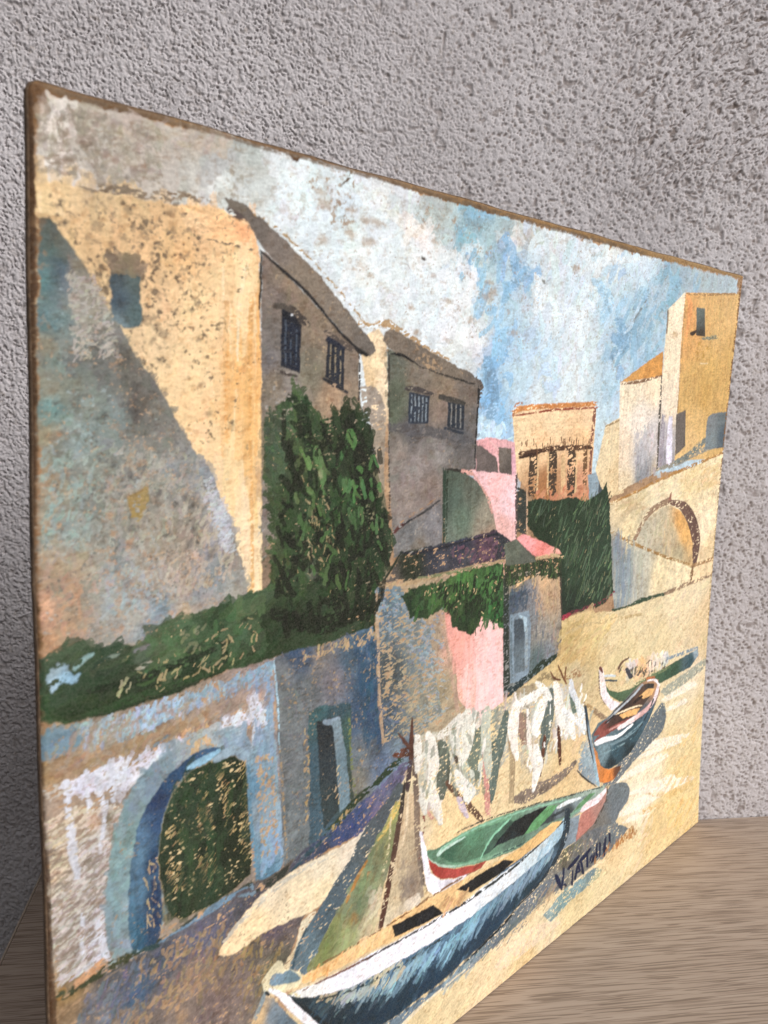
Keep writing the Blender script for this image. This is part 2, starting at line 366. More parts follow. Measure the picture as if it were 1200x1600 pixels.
# ---------------------------------------------------------------- the picture: one brush, colour or stain per row, in tenths of a millimetre on the board
PICTURE = '''
F|30 3921 119 3929 257 3937 406 3933 643 3948 856 3956 919 3952 937 3939 972 3958 1191 3952 1218 3944 1398 3944 1548 3934 1708 3924 2060 3927 2521 3924 3141 3910 3904 3917 4359 3921 4897 3924 5243 2686 3022 2651 1479 2863 14 3467|45,3941,152,132,106 48,3876,196,184,172 72,3931,222,211,204 91,3915,212,201,192 153,3857,167,156,143 81,3825,164,154,140 25,3764,219,211,204 109,3772,207,201,196 217,3862,194,187,179 299,3844,181,172,163 237,3761,178,170,161 408,3866,187,178,169 522,3889,182,175,165 524,3813,194,192,186 645,3884,170,174,172 636,3794,213,216,216 776,3909,178,184,181 779,3839,195,197,191 888,3879,218,226,228 922,3780,217,226,231 1009,3837,213,223,227 1262,3902,218,227,232 1218,3804,204,214,218 1402,3903,215,219,220 1412,3786,214,222,225 1754,3886,179,188,186 1953,3863,161,190,201 2047,3845,155,185,196 2207,3913,161,181,185 2126,3792,173,195,204 1990,3748,203,218,224 1611,3690,217,226,231 1581,3586,212,220,224 1277,3697,215,224,228 1147,3635,216,224,229 1078,3716,219,228,233 1287,3558,218,226,230 1514,3455,223,228,230 1827,3611,207,220,227 2266,3852,223,223,220 2420,3872,185,187,183 2590,3850,218,224,228 2337,3718,166,191,209 2451,3672,173,198,215 2248,3623,178,203,218 2575,3593,218,225,231 2510,3648,222,229,234 2831,3834,216,224,229 3030,3793,202,218,226 3216,3880,222,225,225 3576,3922,213,225,230 3525,3812,200,216,227 4001,3880,161,181,192 4377,3861,175,188,194 3856,3773,168,188,202 2859,3680,194,216,227 2754,3577,214,222,227 2886,3523,215,223,228 3128,3639,193,214,226 3415,3628,183,208,222 3580,3570,166,190,205 3370,3486,166,191,209 3318,3379,176,199,215 3753,3508,180,202,214 3869,3365,174,201,217 3626,3356,181,205,220 3031,3434,205,218,224 2651,3476,215,225,229 2607,3380,193,211,222 2927,3281,214,223,227 2684,3258,207,220,227 2440,3373,185,209,225 2267,3481,176,204,222 2231,3363,173,204,226 2141,3272,152,190,220 2182,3127,134,178,217 2269,3038,146,188,220 2199,2979,197,219,236 2383,3189,192,214,226 2638,3162,208,219,224 2946,3165,213,223,226 3215,3168,193,214,225 3174,2994,197,216,225 3345,3240,184,209,225 2059,3355,222,224,226 2074,3440,214,222,227 1895,3374,224,228,230 1757,3446,220,228,233 1838,3505,212,224,229 1994,3518,209,215,218 2018,3296,209,213,215|r=1.0,m=.03
D|30 3921 119 3929 257 3937 406 3933 643 3948 856 3956 919 3952 937 3939 972 3958 1191 3952 1218 3944 1398 3944 1548 3934 1708 3924 2060 3927 2521 3924 3141 3910 3904 3917 4359 3921 4897 3924 5243 2686 3022 2651 1479 2863 14 3467|45,3941,152,132,106 48,3876,196,184,172 72,3931,222,211,204 91,3915,212,201,192 153,3857,167,156,143 81,3825,164,154,140 25,3764,219,211,204 109,3772,207,201,196 217,3862,194,187,179 299,3844,181,172,163 237,3761,178,170,161 408,3866,187,178,169 522,3889,182,175,165 524,3813,194,192,186 645,3884,170,174,172 636,3794,213,216,216 776,3909,178,184,181 779,3839,195,197,191 888,3879,218,226,228 922,3780,217,226,231 1009,3837,213,223,227 1262,3902,218,227,232 1218,3804,204,214,218 1402,3903,215,219,220 1412,3786,214,222,225 1754,3886,179,188,186 1953,3863,161,190,201 2047,3845,155,185,196 2207,3913,161,181,185 2126,3792,173,195,204 1990,3748,203,218,224 1611,3690,217,226,231 1581,3586,212,220,224 1277,3697,215,224,228 1147,3635,216,224,229 1078,3716,219,228,233 1287,3558,218,226,230 1514,3455,223,228,230 1827,3611,207,220,227 2266,3852,223,223,220 2420,3872,185,187,183 2590,3850,218,224,228 2337,3718,166,191,209 2451,3672,173,198,215 2248,3623,178,203,218 2575,3593,218,225,231 2510,3648,222,229,234 2831,3834,216,224,229 3030,3793,202,218,226 3216,3880,222,225,225 3576,3922,213,225,230 3525,3812,200,216,227 4001,3880,161,181,192 4377,3861,175,188,194 3856,3773,168,188,202 2859,3680,194,216,227 2754,3577,214,222,227 2886,3523,215,223,228 3128,3639,193,214,226 3415,3628,183,208,222 3580,3570,166,190,205 3370,3486,166,191,209 3318,3379,176,199,215 3753,3508,180,202,214 3869,3365,174,201,217 3626,3356,181,205,220 3031,3434,205,218,224 2651,3476,215,225,229 2607,3380,193,211,222 2927,3281,214,223,227 2684,3258,207,220,227 2440,3373,185,209,225 2267,3481,176,204,222 2231,3363,173,204,226 2141,3272,152,190,220 2182,3127,134,178,217 2269,3038,146,188,220 2199,2979,197,219,236 2383,3189,192,214,226 2638,3162,208,219,224 2946,3165,213,223,226 3215,3168,193,214,225 3174,2994,197,216,225 3345,3240,184,209,225 2059,3355,222,224,226 2074,3440,214,222,227 1895,3374,224,228,230 1757,3446,220,228,233 1838,3505,212,224,229 1994,3518,209,215,218 2018,3296,209,213,215|n=1500,L=14,W=6,a=60,aj=50,cj=.035,al=.6,dry=.42,t=.1
D|914 3947 4880 3910 3989 3215 2090 3299 838 3746|45,3941,152,132,106 48,3876,196,184,172 72,3931,222,211,204 91,3915,212,201,192 153,3857,167,156,143 81,3825,164,154,140 25,3764,219,211,204 109,3772,207,201,196 217,3862,194,187,179 299,3844,181,172,163 237,3761,178,170,161 408,3866,187,178,169 522,3889,182,175,165 524,3813,194,192,186 645,3884,170,174,172 636,3794,213,216,216 776,3909,178,184,181 779,3839,195,197,191 888,3879,218,226,228 922,3780,217,226,231 1009,3837,213,223,227 1262,3902,218,227,232 1218,3804,204,214,218 1402,3903,215,219,220 1412,3786,214,222,225 1754,3886,179,188,186 1953,3863,161,190,201 2047,3845,155,185,196 2207,3913,161,181,185 2126,3792,173,195,204 1990,3748,203,218,224 1611,3690,217,226,231 1581,3586,212,220,224 1277,3697,215,224,228 1147,3635,216,224,229 1078,3716,219,228,233 1287,3558,218,226,230 1514,3455,223,228,230 1827,3611,207,220,227 2266,3852,223,223,220 2420,3872,185,187,183 2590,3850,218,224,228 2337,3718,166,191,209 2451,3672,173,198,215 2248,3623,178,203,218 2575,3593,218,225,231 2510,3648,222,229,234 2831,3834,216,224,229 3030,3793,202,218,226 3216,3880,222,225,225 3576,3922,213,225,230 3525,3812,200,216,227 4001,3880,161,181,192 4377,3861,175,188,194 3856,3773,168,188,202 2859,3680,194,216,227 2754,3577,214,222,227 2886,3523,215,223,228 3128,3639,193,214,226 3415,3628,183,208,222 3580,3570,166,190,205 3370,3486,166,191,209 3318,3379,176,199,215 3753,3508,180,202,214 3869,3365,174,201,217 3626,3356,181,205,220 3031,3434,205,218,224 2651,3476,215,225,229 2607,3380,193,211,222 2927,3281,214,223,227 2684,3258,207,220,227 2440,3373,185,209,225 2267,3481,176,204,222 2231,3363,173,204,226 2141,3272,152,190,220 2182,3127,134,178,217 2269,3038,146,188,220 2199,2979,197,219,236 2383,3189,192,214,226 2638,3162,208,219,224 2946,3165,213,223,226 3215,3168,193,214,225 3174,2994,197,216,225 3345,3240,184,209,225 2059,3355,222,224,226 2074,3440,214,222,227 1895,3374,224,228,230 1757,3446,220,228,233 1838,3505,212,224,229 1994,3518,209,215,218 2018,3296,209,213,215|n=600,L=9,W=4,a=40,aj=50,cj=.05,al=.75,dry=.4,t=.1
D|1787 3967 4365 3899 3955 3368 3292 3134 2252 3187 2023 3464|2337,3718,137,177,209 2478,3674,150,187,216 2632,3598,226,234,240 2223,3420,159,200,227 3014,3532,220,230,237 3377,3452,137,176,204 3572,3605,144,178,201 2935,3231,217,228,235 3018,3856,225,233,238 3251,3717,171,206,228 3865,3737,145,182,202 1930,3860,142,183,202 2478,3851,218,228,233 2148,3214,124,175,220 2559,3316,190,215,232 3509,3880,214,229,237|n=230,L=14,W=5.5,a=50,aj=35,cj=.05,al=.75,dry=.42
D|830 3910 1260 3924 1998 3682 2036 3353 1437 3474 1017 3686|919,3843,222,232,235 1137,3792,215,227,233 1418,3715,220,230,235 1556,3856,236,228,222 1667,3518,224,233,238 1284,3604,226,230,230 1938,3404,233,237,240|n=260,L=10,W=5,a=45,aj=45,cj=.03,al=.6,dry=.42
S|2258 3744 2299 3700 2268 3633 2289 3614 2328 3623 2402 3711 2303 3765 2268 3764|139,177,209|c=.82,al=.75,r=1.2,k=.4,s=4
S|2460 3702 2499 3647 2480 3542 2499 3529 2528 3537 2611 3657 2497 3718 2469 3717|230,237,242|c=.82,al=.75,r=1.2,k=.4,s=4
S|3273 3541 3333 3456 3255 3353 3274 3331 3323 3334 3496 3452 3368 3563 3304 3570|137,175,204|c=.82,al=.75,r=1.2,k=.4,s=4
S|3580 3735 3513 3611 3449 3498 3471 3481 3513 3487 3632 3599 3663 3732 3627 3749|150,184,205|c=.82,al=.75,r=1.2,k=.4,s=4
S|2888 3744 3103 3820 3472 3880 3489 3895 3464 3904 3073 3857 2866 3759 2864 3746|227,236,241|c=.82,al=.75,r=1.2,k=.4,s=4
S|3011 3715 3130 3634 3111 3544 3140 3526 3183 3537 3262 3656 3075 3744 3022 3741|167,203,226|c=.82,al=.75,r=1.2,k=.4,s=4
S|2850 3579 2911 3490 2912 3398 2937 3385 2969 3394 3026 3502 2900 3594 2865 3596|222,232,237|c=.82,al=.75,r=1.2,k=.4,s=4
S|1884 3845 2004 3839 2120 3887 2130 3905 2102 3912 1992 3890 1888 3873 1867 3858|149,173,183|c=.82,al=.75,r=1.2,k=.4,s=4
S|2104 3800 2127 3755 2076 3696 2083 3685 2105 3687 2184 3754 2144 3811 2118 3815|167,195,206|c=.82,al=.75,r=1.2,k=.4,s=4
K|30 3921 119 3929 257 3937 406 3933 643 3948 856 3956 919 3952 937 3939 972 3958 1191 3952 1218 3944 1398 3944 1548 3934 1708 3924 2060 3927 2521 3924 3141 3910 3904 3917 4359 3921 4897 3924 5243 2686 3022 2651 1479 2863 14 3467|166,144,122|d=.04,s=1.2,al=.5,seed=50
K|27 3920 721 3948 756 3734 25 3706|147,134,112|d=.26,s=1.5,al=.5,seed=54
K|1034 3932 1259 3935 1288 3780 1014 3751|160,135,110|d=.42,s=1.5,al=.8,seed=56
K|1549 3927 2059 3932 2286 3713 1646 3745|163,141,118|d=.14,s=2.2,al=.7,seed=58
K|1556 3856 3501 3913 3298 3482 1859 3291|167,143,126|d=.04,s=1.2,al=.6,seed=60
S|916 3944 950 3925 980 3957 980 3961 975 3961 949 3944 923 3951 916 3949|88,60,36|s=4
B|165.5|368.5|1.4|0.7|57,42,33|0.95|
B|255.5|368.2|2.4|1.0|93,92,80|0.8|
B|172.3|362.6|2.2|1.1|153,119,98|0.5|
B|172.6|376.0|2.6|1.2|163,134,106|0.55|
S|3546 3676 3456 3530 3399 3491 3402 3485 3414 3486 3491 3525 3566 3674 3558 3678|195,217,233|c=.8,s=4
S|3658 3721 3494 3567 3500 3561 3513 3563 3670 3718 3667 3722|143,154,161|c=.7,s=4
S|2463 3693 2488 3646 2476 3564 2492 3554 2515 3561 2566 3652 2498 3704 2473 3706|220,228,233|c=.85,s=4
S|2304 3750 2371 3713 2281 3666 2280 3650 2308 3647 2455 3711 2338 3770 2308 3766|145,177,201|c=.7,al=.8,s=4
S|2886 3740 3101 3813 3437 3869 3449 3880 3430 3887 3080 3839 2871 3751 2869 3742|217,226,231|c=.8,s=4
S|2113 3297 2137 3183 2161 3040 2198 3022 2234 3037 2246 3189 2164 3305 2133 3313|127,162,191|c=.85,al=.8,r=.8,s=4
D|2122 2995 2326 2992 2389 2913 2130 2921|202,222,239|n=25,L=5,W=2.5,a=60,aj=40,dry=.3
F|2371 3061 2433 3086 3129 3102 3170 3064 3176 2854 3179 2551 2640 2595 2441 2739|2432,3005,234,208,170 2720,3001,238,212,174 3100,3030,233,202,165 2673,2905,237,201,160 3054,2893,230,193,150 2702,2673,165,118,79 3055,2649,207,155,123|r=.4,st=h
S|2394 3049 2538 3067 3133 3083 3150 3096 3127 3107 2531 3092 2381 3073 2371 3059|202,138,83|c=.9,s=4
S|2408 3036 2597 3049 2749 3059 3169 3070 3175 3074 3167 3079 2746 3072 2593 3059 2405 3044 2401 3039|151,76,55|c=.85,s=4
S|2389 3035 2409 3088 2451 3093 2456 3099 2446 3103 2391 3095 2370 3038 2378 3033|176,123,91|c=.8,s=4
S|3140 3065 3135 2891 3156 2642 3166 2638 3175 2641 3163 2889 3171 3063 3156 3070|138,91,76|c=.75,s=4
S|2593 2837 2609 2654 2628 2644 2646 2651 2630 2835 2611 2844|219,186,143|c=.9,s=4
S|2712 2831 2729 2645 2749 2635 2768 2642 2750 2829 2730 2839|219,186,143|c=.9,s=4
S|2848 2826 2867 2635 2888 2625 2907 2632 2888 2824 2867 2833|219,186,143|c=.9,s=4
S|2964 2821 2984 2626 3006 2616 3026 2623 3006 2818 2984 2828|219,186,143|c=.9,s=4
S|2547 2852 2559 2651 2594 2633 2627 2645 2615 2848 2580 2865|76,62,50|c=.82,s=4
S|2730 2844 2744 2638 2781 2619 2817 2631 2802 2840 2765 2858|76,62,50|c=.82,s=4
S|2912 2837 2928 2624 2968 2604 3005 2617 2988 2832 2949 2851|76,62,50|c=.82,s=4
S|3069 2830 3086 2665 3109 2654 3129 2661 3112 2828 3089 2838|120,90,62|c=.7,s=4
S|2470 2830 2626 2845 2804 2852 3136 2846 3153 2858 3131 2871 2795 2882 2614 2871 2455 2861 2441 2843|82,57,43|c=.86,s=4
S|2467 2827 2624 2842 2630 2849 2618 2854 2459 2844 2452 2835|59,38,29|s=4
D|2455 2911 3152 2918 3142 2848 2463 2842|120,87,62|n=40,L=3.5,W=1,a=95,aj=10,dry=.5
D|2633 2652 3193 2647 3174 2533 2640 2595|198,139,107|n=40,L=5,W=3,a=10,aj=30
F|3135 2707 3274 2721 3267 2580 3170 2563|142,159,170|r=.3
F|3260 2722 3363 2709 3364 2610 3272 2543|77,87,93|r=.4
F|2080 2923 2177 2941 2410 2913 2441 2739 2480 2366 2231 2490 2103 2685|2179,2920,226,171,174 2392,2882,217,171,174 2249,2735,236,193,195 2395,2600,242,206,209 2381,2474,231,184,180|r=.4,st=v
F|2091 2911 2142 2900 2265 2838 2289 2757 2114 2780|109,99,96|r=.5
F|2275 2890 2387 2882 2403 2738 2294 2757|2313,2870,121,112,105 2350,2775,95,87,82|r=.3
S|2385 2883 2402 2732 2415 2725 2427 2730 2410 2882 2397 2888|211,165,177|s=4
S|2205 2917 2266 2875 2275 2875 2276 2880 2215 2921 2206 2922|231,187,186|s=4
F|3216 2728 3262 2886 3290 2978 3473 3026 3567 2576 3350 2555|3341,2848,224,206,172 3478,2695,224,201,162|r=.4,st=v
S|3294 2968 3468 3002 3471 3010 3455 3014 3288 2974 3287 2970|163,139,104|c=.8,s=4
F|3409 3213 3925 3268 4012 2684 3503 2588|3546,3172,238,224,199 3819,3213,236,218,191 3530,2841,232,214,191 3700,2986,232,221,209 3847,2868,203,198,200 3761,2794,179,178,182 3803,2656,148,150,155 3972,2666,200,185,165 3568,2614,225,207,176|r=.35,st=v
D|3647 2931 3939 2963 3968 2686 3702 2624|3722,2872,181,179,184 3796,2696,132,135,139 3907,2866,207,198,194|n=60,L=6,W=3,a=90,aj=12,al=.5
F|3409 3213 3528 3262 3710 3337 3911 3408 3927 3260 3690 3240|3533,3237,215,162,96 3832,3345,210,154,87|r=.4
S|3442 3202 3659 3216 3913 3259 3918 3265 3905 3269 3647 3234 3438 3211 3432 3206|137,106,82|c=.75,s=4
F|3912 3652 4119 3775 4152 3686 4167 3376 4168 3179 4212 2726 3974 2698 3929 3214|4045,3715,238,223,198 3998,3370,237,222,196 4113,3059,236,220,197 4057,2901,185,180,184 4045,2742,150,148,155|r=.35,st=v
S|3906 3645 3920 3518 3928 3516 3935 3519 3922 3645 3914 3648|137,122,103|s=4
S|3913 3253 3931 3022 3963 2699 3975 2693 3986 2697 3957 3021 3928 3253 3920 3255|94,88,81|c=.8,s=4
B|403.4|351.3|4.8|2.0|173,138,91|0.55|
K|3927 3593 4127 3607 4131 3375 3955 3368|178,148,107|d=.12,s=1.8,al=.6,seed=70
F|4129 3772 4971 3839 5013 3494 5000 3033 5020 2787 4890 2725 4212 2726 4168 3218 4127 3607|4223,3730,220,174,116 4236,3614,222,167,112 4238,3536,216,168,108 4410,3746,217,179,124 4826,3738,216,180,127 4666,3561,214,178,122 4928,3404,203,166,107 4633,3310,207,171,108 4356,3221,204,169,110 4514,2974,219,184,127 4806,3056,199,164,106 4574,3141,196,159,96 4444,2849,224,190,137|r=.35,m=.07,st=v
D|4137 3742 4935 3810 4983 3055 4205 3139|4233,3692,220,173,116 4666,3561,215,180,125 4553,3225,203,165,103 4814,3229,210,173,112|n=220,L=7,W=3,a=90,aj=15,cj=.05,al=.45,dry=.5
S|4141 3752 4179 3688 4193 3515 4206 3511 4218 3515 4252 3693 4180 3759 4155 3762|228,165,110|c=.9,s=4
S|4130 3763 4401 3776 4962 3832 4972 3839 4958 3843 4397 3792 4129 3773 4120 3767|166,133,93|c=.75,s=4
S|4123 3764 4158 3376 4178 3059 4187 3056 4195 3059 4176 3376 4139 3765 4130 3767|189,154,109|c=.7,s=4
F|4307 3698 4433 3700 4482 3526 4345 3527|4381,3676,114,123,118 4391,3605,95,100,97 4408,3542,73,66,57|r=.25
S|4294 3521 4351 3543 4352 3554 4326 3557 4259 3540 4258 3525|73,58,49|s=4
S|4460 3505 4661 3519 4679 3534 4647 3544 4452 3520 4442 3511|134,138,120|c=.8,s=4
K|4321 3470 4605 3483 4612 3384 4363 3383|179,140,65|d=.4,s=2,al=.75,seed=75
S|4460 3351 4559 3354 4566 3358 4557 3361 4458 3358 4452 3354|227,211,175|c=.8,s=4
F|4174 3031 4309 3054 4352 2823 4213 2767|109,101,96|r=.3,st=v
S|4071 3001 4087 2733 4130 2715 4170 2727 4128 2999 4098 3010|220,216,230|s=4
S|3975 3014 3978 2722 4015 2707 4051 2717 4022 3012 3998 3021|163,157,166|c=.85,s=4
S|4019 2685 4251 2701 4679 2774 5000 2802 5013 2816 4979 2827 4641 2808 4215 2733 4001 2707 3992 2694|152,149,138|c=.9,s=4
S|4243 2719 4445 2742 4671 2841 4663 2859 4621 2862 4386 2775 4218 2740 4212 2726|120,128,124|c=.9,s=4
F|4660 3006 4738 3031 4998 3042 5018 2791 4661 2787|4742,2970,126,132,135 4754,2840,128,139,143 4962,2878,82,95,105 4905,3012,109,118,121|r=.4,st=h
F|3391 2530 3695 2567 4025 2615 4482 2679 5002 2765 4980 2334 5013 1843 4601 1859 4201 1857 3558 1874 3442 2171|3553,2463,213,195,161 3652,2338,221,204,166 4127,2555,228,211,175 4496,2614,229,209,169 4232,2485,233,218,186 4827,2527,228,211,176 4776,2263,238,220,190 4903,2067,230,206,166 4836,1961,222,198,162 4133,1994,226,209,172 4417,1997,230,214,180 3509,2239,132,135,134 3693,2058,154,162,166 3851,2116,193,190,174 3869,1992,187,183,167 3628,1949,165,167,159|r=.4,m=.06
D|3431 2512 4976 2734 4938 2520 3715 2449|3553,2463,198,178,140 4496,2614,224,202,159 4127,2555,228,215,184 4806,2618,220,195,150|n=180,L=12,W=2.2,a=12,aj=10,cj=.06,al=.6
S|3421 2518 3704 2559 4033 2615 4492 2677 5011 2754 5014 2762 4996 2766 4468 2698 4015 2631 3687 2574 3407 2531 3405 2523|177,135,80|c=.7,s=4
F|3759 2275 3846 2357 3974 2413 4184 2448 4384 2388 4548 2260 4630 2101 4630 1985 4356 2066 4016 2168|3868,2275,187,180,160 4077,2334,196,185,160 4280,2229,198,182,152 4474,2229,219,173,110 4377,2325,215,167,104 4397,2108,182,169,139 4152,2160,180,171,150|r=.4,s=3
D|3828 2259 4069 2376 4252 2379 4394 2130 4205 2119|3868,2275,187,180,160 4280,2229,204,185,149|n=60,L=7,W=2.5,a=100,aj=20,al=.5
S|3768 2270 3866 2365 4010 2434 4220 2460 4228 2485 4172 2500 3961 2463 3821 2382 3733 2282 3745 2270|153,128,106|c=.85,s=4
S|4191 2459 4353 2409 4482 2315 4591 2170 4630 2004 4659 1989 4688 1994 4728 2158 4632 2326 4438 2451 4204 2483 4174 2476|4236,2464,123,96,84 4638,2166,106,81,73|c=.93,s=4
S|4211 2485 4214 2527 4206 2532 4197 2530 4177 2491 4193 2483|152,107,92|s=4
S|3424 2360 3652 2269 3917 2187 4250 2087 4570 2008 4588 2011 4577 2022 4262 2105 3931 2204 3670 2288 3436 2371 3420 2369|162,129,82|c=.78,s=4
S|4628 1982 4841 1982 5020 1990 5027 2005 4990 2017 4818 2006 4608 2008 4597 1995|165,132,95|c=.8,s=4
D|3481 2326 3874 2186 3910 1945 3553 1914|3549,2234,138,149,157 3652,2064,132,147,158 3851,2116,184,184,169|n=90,L=14,W=2.5,a=92,aj=6,cj=.06,al=.6,dry=.5
S|4606 1989 4614 1885 4628 1877 4642 1879 4654 1981 4630 1993|126,96,65|c=.85,s=4
K|4551 2589 4962 2654 4957 2336 4703 2359|179,139,114|d=.1,s=1.6,al=.6,seed=80
F|3518 1881 3678 1869 3884 1887 4246 1871 4249 1849 3765 1838 3566 1810|58,80,62|r=.5,c=.92
S|4256 1852 4557 1849 4991 1873 4995 1880 4977 1887 4520 1888 4237 1873 4231 1862|152,128,106|c=.7,s=4
F|2546 2603 2679 2615 2836 2589 2976 2599 3136 2558 3292 2604 3356 2658 3414 2476 3470 2243 3528 1985 3413 1926 3145 1935 2950 1923 2903 2120 2884 2288 2673 2402 2558 2488|2661,2511,34,52,34 3041,2510,41,60,42 3351,2296,45,65,49 3086,2146,42,62,44 3034,2009,32,48,37|r=.9,k=.1
S|3302 2132 3352 2194 3349 2196 3344 2197 3286 2138 3291 2132|54,76,60|c=.72,r=.2,s=4
S|3416 2011 3475 2072 3472 2075 3467 2075 3400 2017 3405 2011|58,80,62|c=.72,r=.2,s=4
S|2764 2534 2780 2594 2777 2596 2773 2595 2750 2537 2756 2532|54,76,60|c=.72,r=.2,s=4
S|3109 2168 3146 2230 3143 2232 3139 2232 3094 2174 3100 2168|28,43,31|c=.72,r=.2,s=4
S|3261 2104 3308 2165 3306 2168 3301 2168 3246 2109 3251 2104|54,76,60|c=.72,r=.2,s=4
S|2833 2504 2853 2564 2850 2566 2846 2566 2819 2507 2825 2503|28,43,31|c=.72,r=.2,s=4
S|2955 2379 2983 2440 2980 2442 2976 2442 2941 2383 2947 2378|68,91,68|c=.72,r=.2,s=4
S|3046 2340 3080 2401 3077 2404 3072 2403 3032 2345 3037 2340|90,109,84|c=.72,r=.2,s=4
S|2959 2284 2985 2345 2983 2347 2978 2346 2944 2288 2950 2283|54,76,60|c=.72,r=.2,s=4
S|2982 2230 3011 2291 3008 2294 3004 2293 2968 2235 2973 2230|28,43,31|c=.72,r=.2,s=4
S|3353 2529 3409 2592 3406 2594 3401 2594 3337 2534 3342 2528|28,43,31|c=.72,r=.2,s=4
S|3030 2146 3061 2207 3058 2210 3054 2209 3015 2151 3021 2146|80,99,71|c=.72,r=.2,s=4
S|3158 2139 3198 2200 3195 2202 3191 2202 3143 2144 3148 2138|90,109,84|c=.72,r=.2,s=4
S|3351 2164 3405 2226 3403 2229 3398 2229 3336 2170 3341 2165|68,91,68|c=.72,r=.2,s=4
S|3357 2459 3413 2522 3410 2525 3405 2525 3341 2464 3346 2459|58,80,62|c=.72,r=.2,s=4
S|3387 2015 3444 2076 3441 2079 3436 2079 3372 2021 3377 2015|58,80,62|c=.72,r=.2,s=4
S|3192 2104 3234 2166 3231 2168 3227 2168 3176 2110 3182 2104|68,91,68|c=.72,r=.2,s=4
S|2920 2101 2944 2161 2941 2164 2937 2164 2906 2105 2911 2100|58,80,62|c=.72,r=.2,s=4
S|3178 2444 3220 2506 3218 2508 3213 2508 3163 2448 3168 2443|68,91,68|c=.72,r=.2,s=4
S|3128 2187 3166 2248 3164 2251 3159 2251 3113 2192 3119 2187|80,99,71|c=.72,r=.2,s=4
S|2675 2529 2685 2588 2682 2590 2679 2589 2662 2531 2668 2527|90,109,84|c=.72,r=.2,s=4
S|3022 2386 3054 2447 3051 2449 3047 2449 3007 2390 3013 2385|90,109,84|c=.72,r=.2,s=4
S|3011 2416 3042 2477 3039 2480 3035 2479 2996 2420 3002 2415|58,80,62|c=.72,r=.2,s=4
S|2602 2544 2608 2603 2605 2605 2601 2604 2589 2547 2595 2543|54,76,60|c=.72,r=.2,s=4
S|2654 2491 2663 2550 2660 2552 2656 2551 2641 2493 2647 2489|80,99,71|c=.72,r=.2,s=4
S|3059 2233 3092 2294 3089 2297 3085 2296 3044 2238 3050 2232|80,99,71|c=.72,r=.2,s=4
S|3022 2262 3053 2323 3050 2326 3046 2325 3007 2267 3013 2261|68,91,68|c=.72,r=.2,s=4
S|3048 2173 3081 2234 3078 2236 3074 2236 3033 2177 3039 2172|28,43,31|c=.72,r=.2,s=4
S|3115 2507 3153 2569 3151 2572 3146 2571 3100 2512 3105 2507|90,109,84|c=.72,r=.2,s=4
S|3103 2333 3140 2395 3137 2397 3132 2397 3088 2338 3093 2333|28,43,31|c=.72,r=.2,s=4
S|2983 2116 3011 2177 3008 2180 3003 2179 2968 2121 2974 2116|58,80,62|c=.72,r=.2,s=4
S|2882 2459 2905 2520 2902 2522 2898 2521 2868 2463 2874 2458|68,91,68|c=.72,r=.2,s=4
S|3075 2545 3111 2607 3108 2609 3104 2609 3060 2549 3066 2545|80,99,71|c=.72,r=.2,s=4
S|2923 2297 2947 2358 2944 2360 2940 2360 2908 2301 2914 2296|58,80,62|c=.72,r=.2,s=4
S|3315 2324 3367 2386 3364 2389 3359 2389 3299 2329 3304 2324|90,109,84|c=.72,r=.2,s=4
S|3008 2497 3039 2558 3036 2560 3032 2560 2993 2501 2999 2496|28,43,31|c=.72,r=.2,s=4
S|2976 2431 3005 2493 3002 2495 2998 2494 2962 2435 2967 2431|28,43,31|c=.72,r=.2,s=4
S|3368 2504 3425 2567 3422 2570 3417 2570 3353 2510 3358 2504|28,43,31|c=.72,r=.2,s=4
S|3114 2089 3151 2151 3148 2153 3144 2153 3099 2095 3105 2089|54,76,60|c=.72,r=.2,s=4
S|3317 2465 3370 2527 3367 2530 3362 2530 3302 2470 3307 2464|90,109,84|c=.72,r=.2,s=4
S|3396 2227 3454 2289 3452 2292 3447 2292 3381 2233 3386 2228|54,76,60|c=.72,r=.2,s=4
S|3039 2456 3072 2517 3070 2520 3065 2519 3025 2460 3030 2455|28,43,31|c=.72,r=.2,s=4
D|2934 2310 3465 2282 3507 1969 3000 2015|3077,2220,60,79,58 3376,2104,82,101,80|n=60,L=5,W=1.4,a=60,aj=20,cj=.12,al=.8,dry=.6
F|2457 2690 2540 2659 2565 2428 2470 2464|56,62,58|r=.4,c=.92
S|2540 2659 2560 2455 2568 2450 2576 2453 2551 2658 2545 2661|214,183,156|c=.6,s=4
S|2956 1923 3117 1932 3406 1938 3541 1976 3539 1988 3516 1994 3386 1959 3102 1951 2941 1944 2936 1933|120,54,69|c=.5,s=4
S|2974 1914 3049 1926 3052 1936 3034 1944 2950 1941 2946 1926|164,54,76|c=.85,s=4
F|1314 3307 1343 3360 1414 3389 1453 3356 1467 3276 1507 2915 1550 2453 1498 2377 1419 2918|1408,3361,232,210,178 1378,3273,232,209,173 1459,3174,232,211,182 1364,3198,214,189,152 1476,2916,174,144,114 1519,2511,161,132,106|r=.4
F|1319 3167 1385 3165 1438 3141 1473 3072 1485 2757 1525 2469 1481 2489 1384 2868|1387,3123,161,150,139 1438,2917,158,146,131 1472,2651,153,140,121|r=.5,c=.95
F|1464 3314 2103 3176 2100 3069 2101 2908 2104 2774 1886 2792 1883 2468 1566 2445 1517 2755|1511,3252,97,101,91 1538,3150,90,96,82 1524,3071,92,100,85 1654,3204,126,116,105 1828,3153,138,122,105 1835,3070,132,117,107 2036,3126,116,105,96 1982,2955,95,95,98 1630,2977,90,89,93 1891,2943,100,96,95 1574,2912,137,128,121 1683,2826,141,133,130 1851,2888,142,137,134 1650,2690,138,127,121 1775,2737,133,119,112 2040,2837,109,104,102 1661,2523,123,123,122 1811,2535,122,122,124 2079,3040,105,101,99|r=.4,m=.08
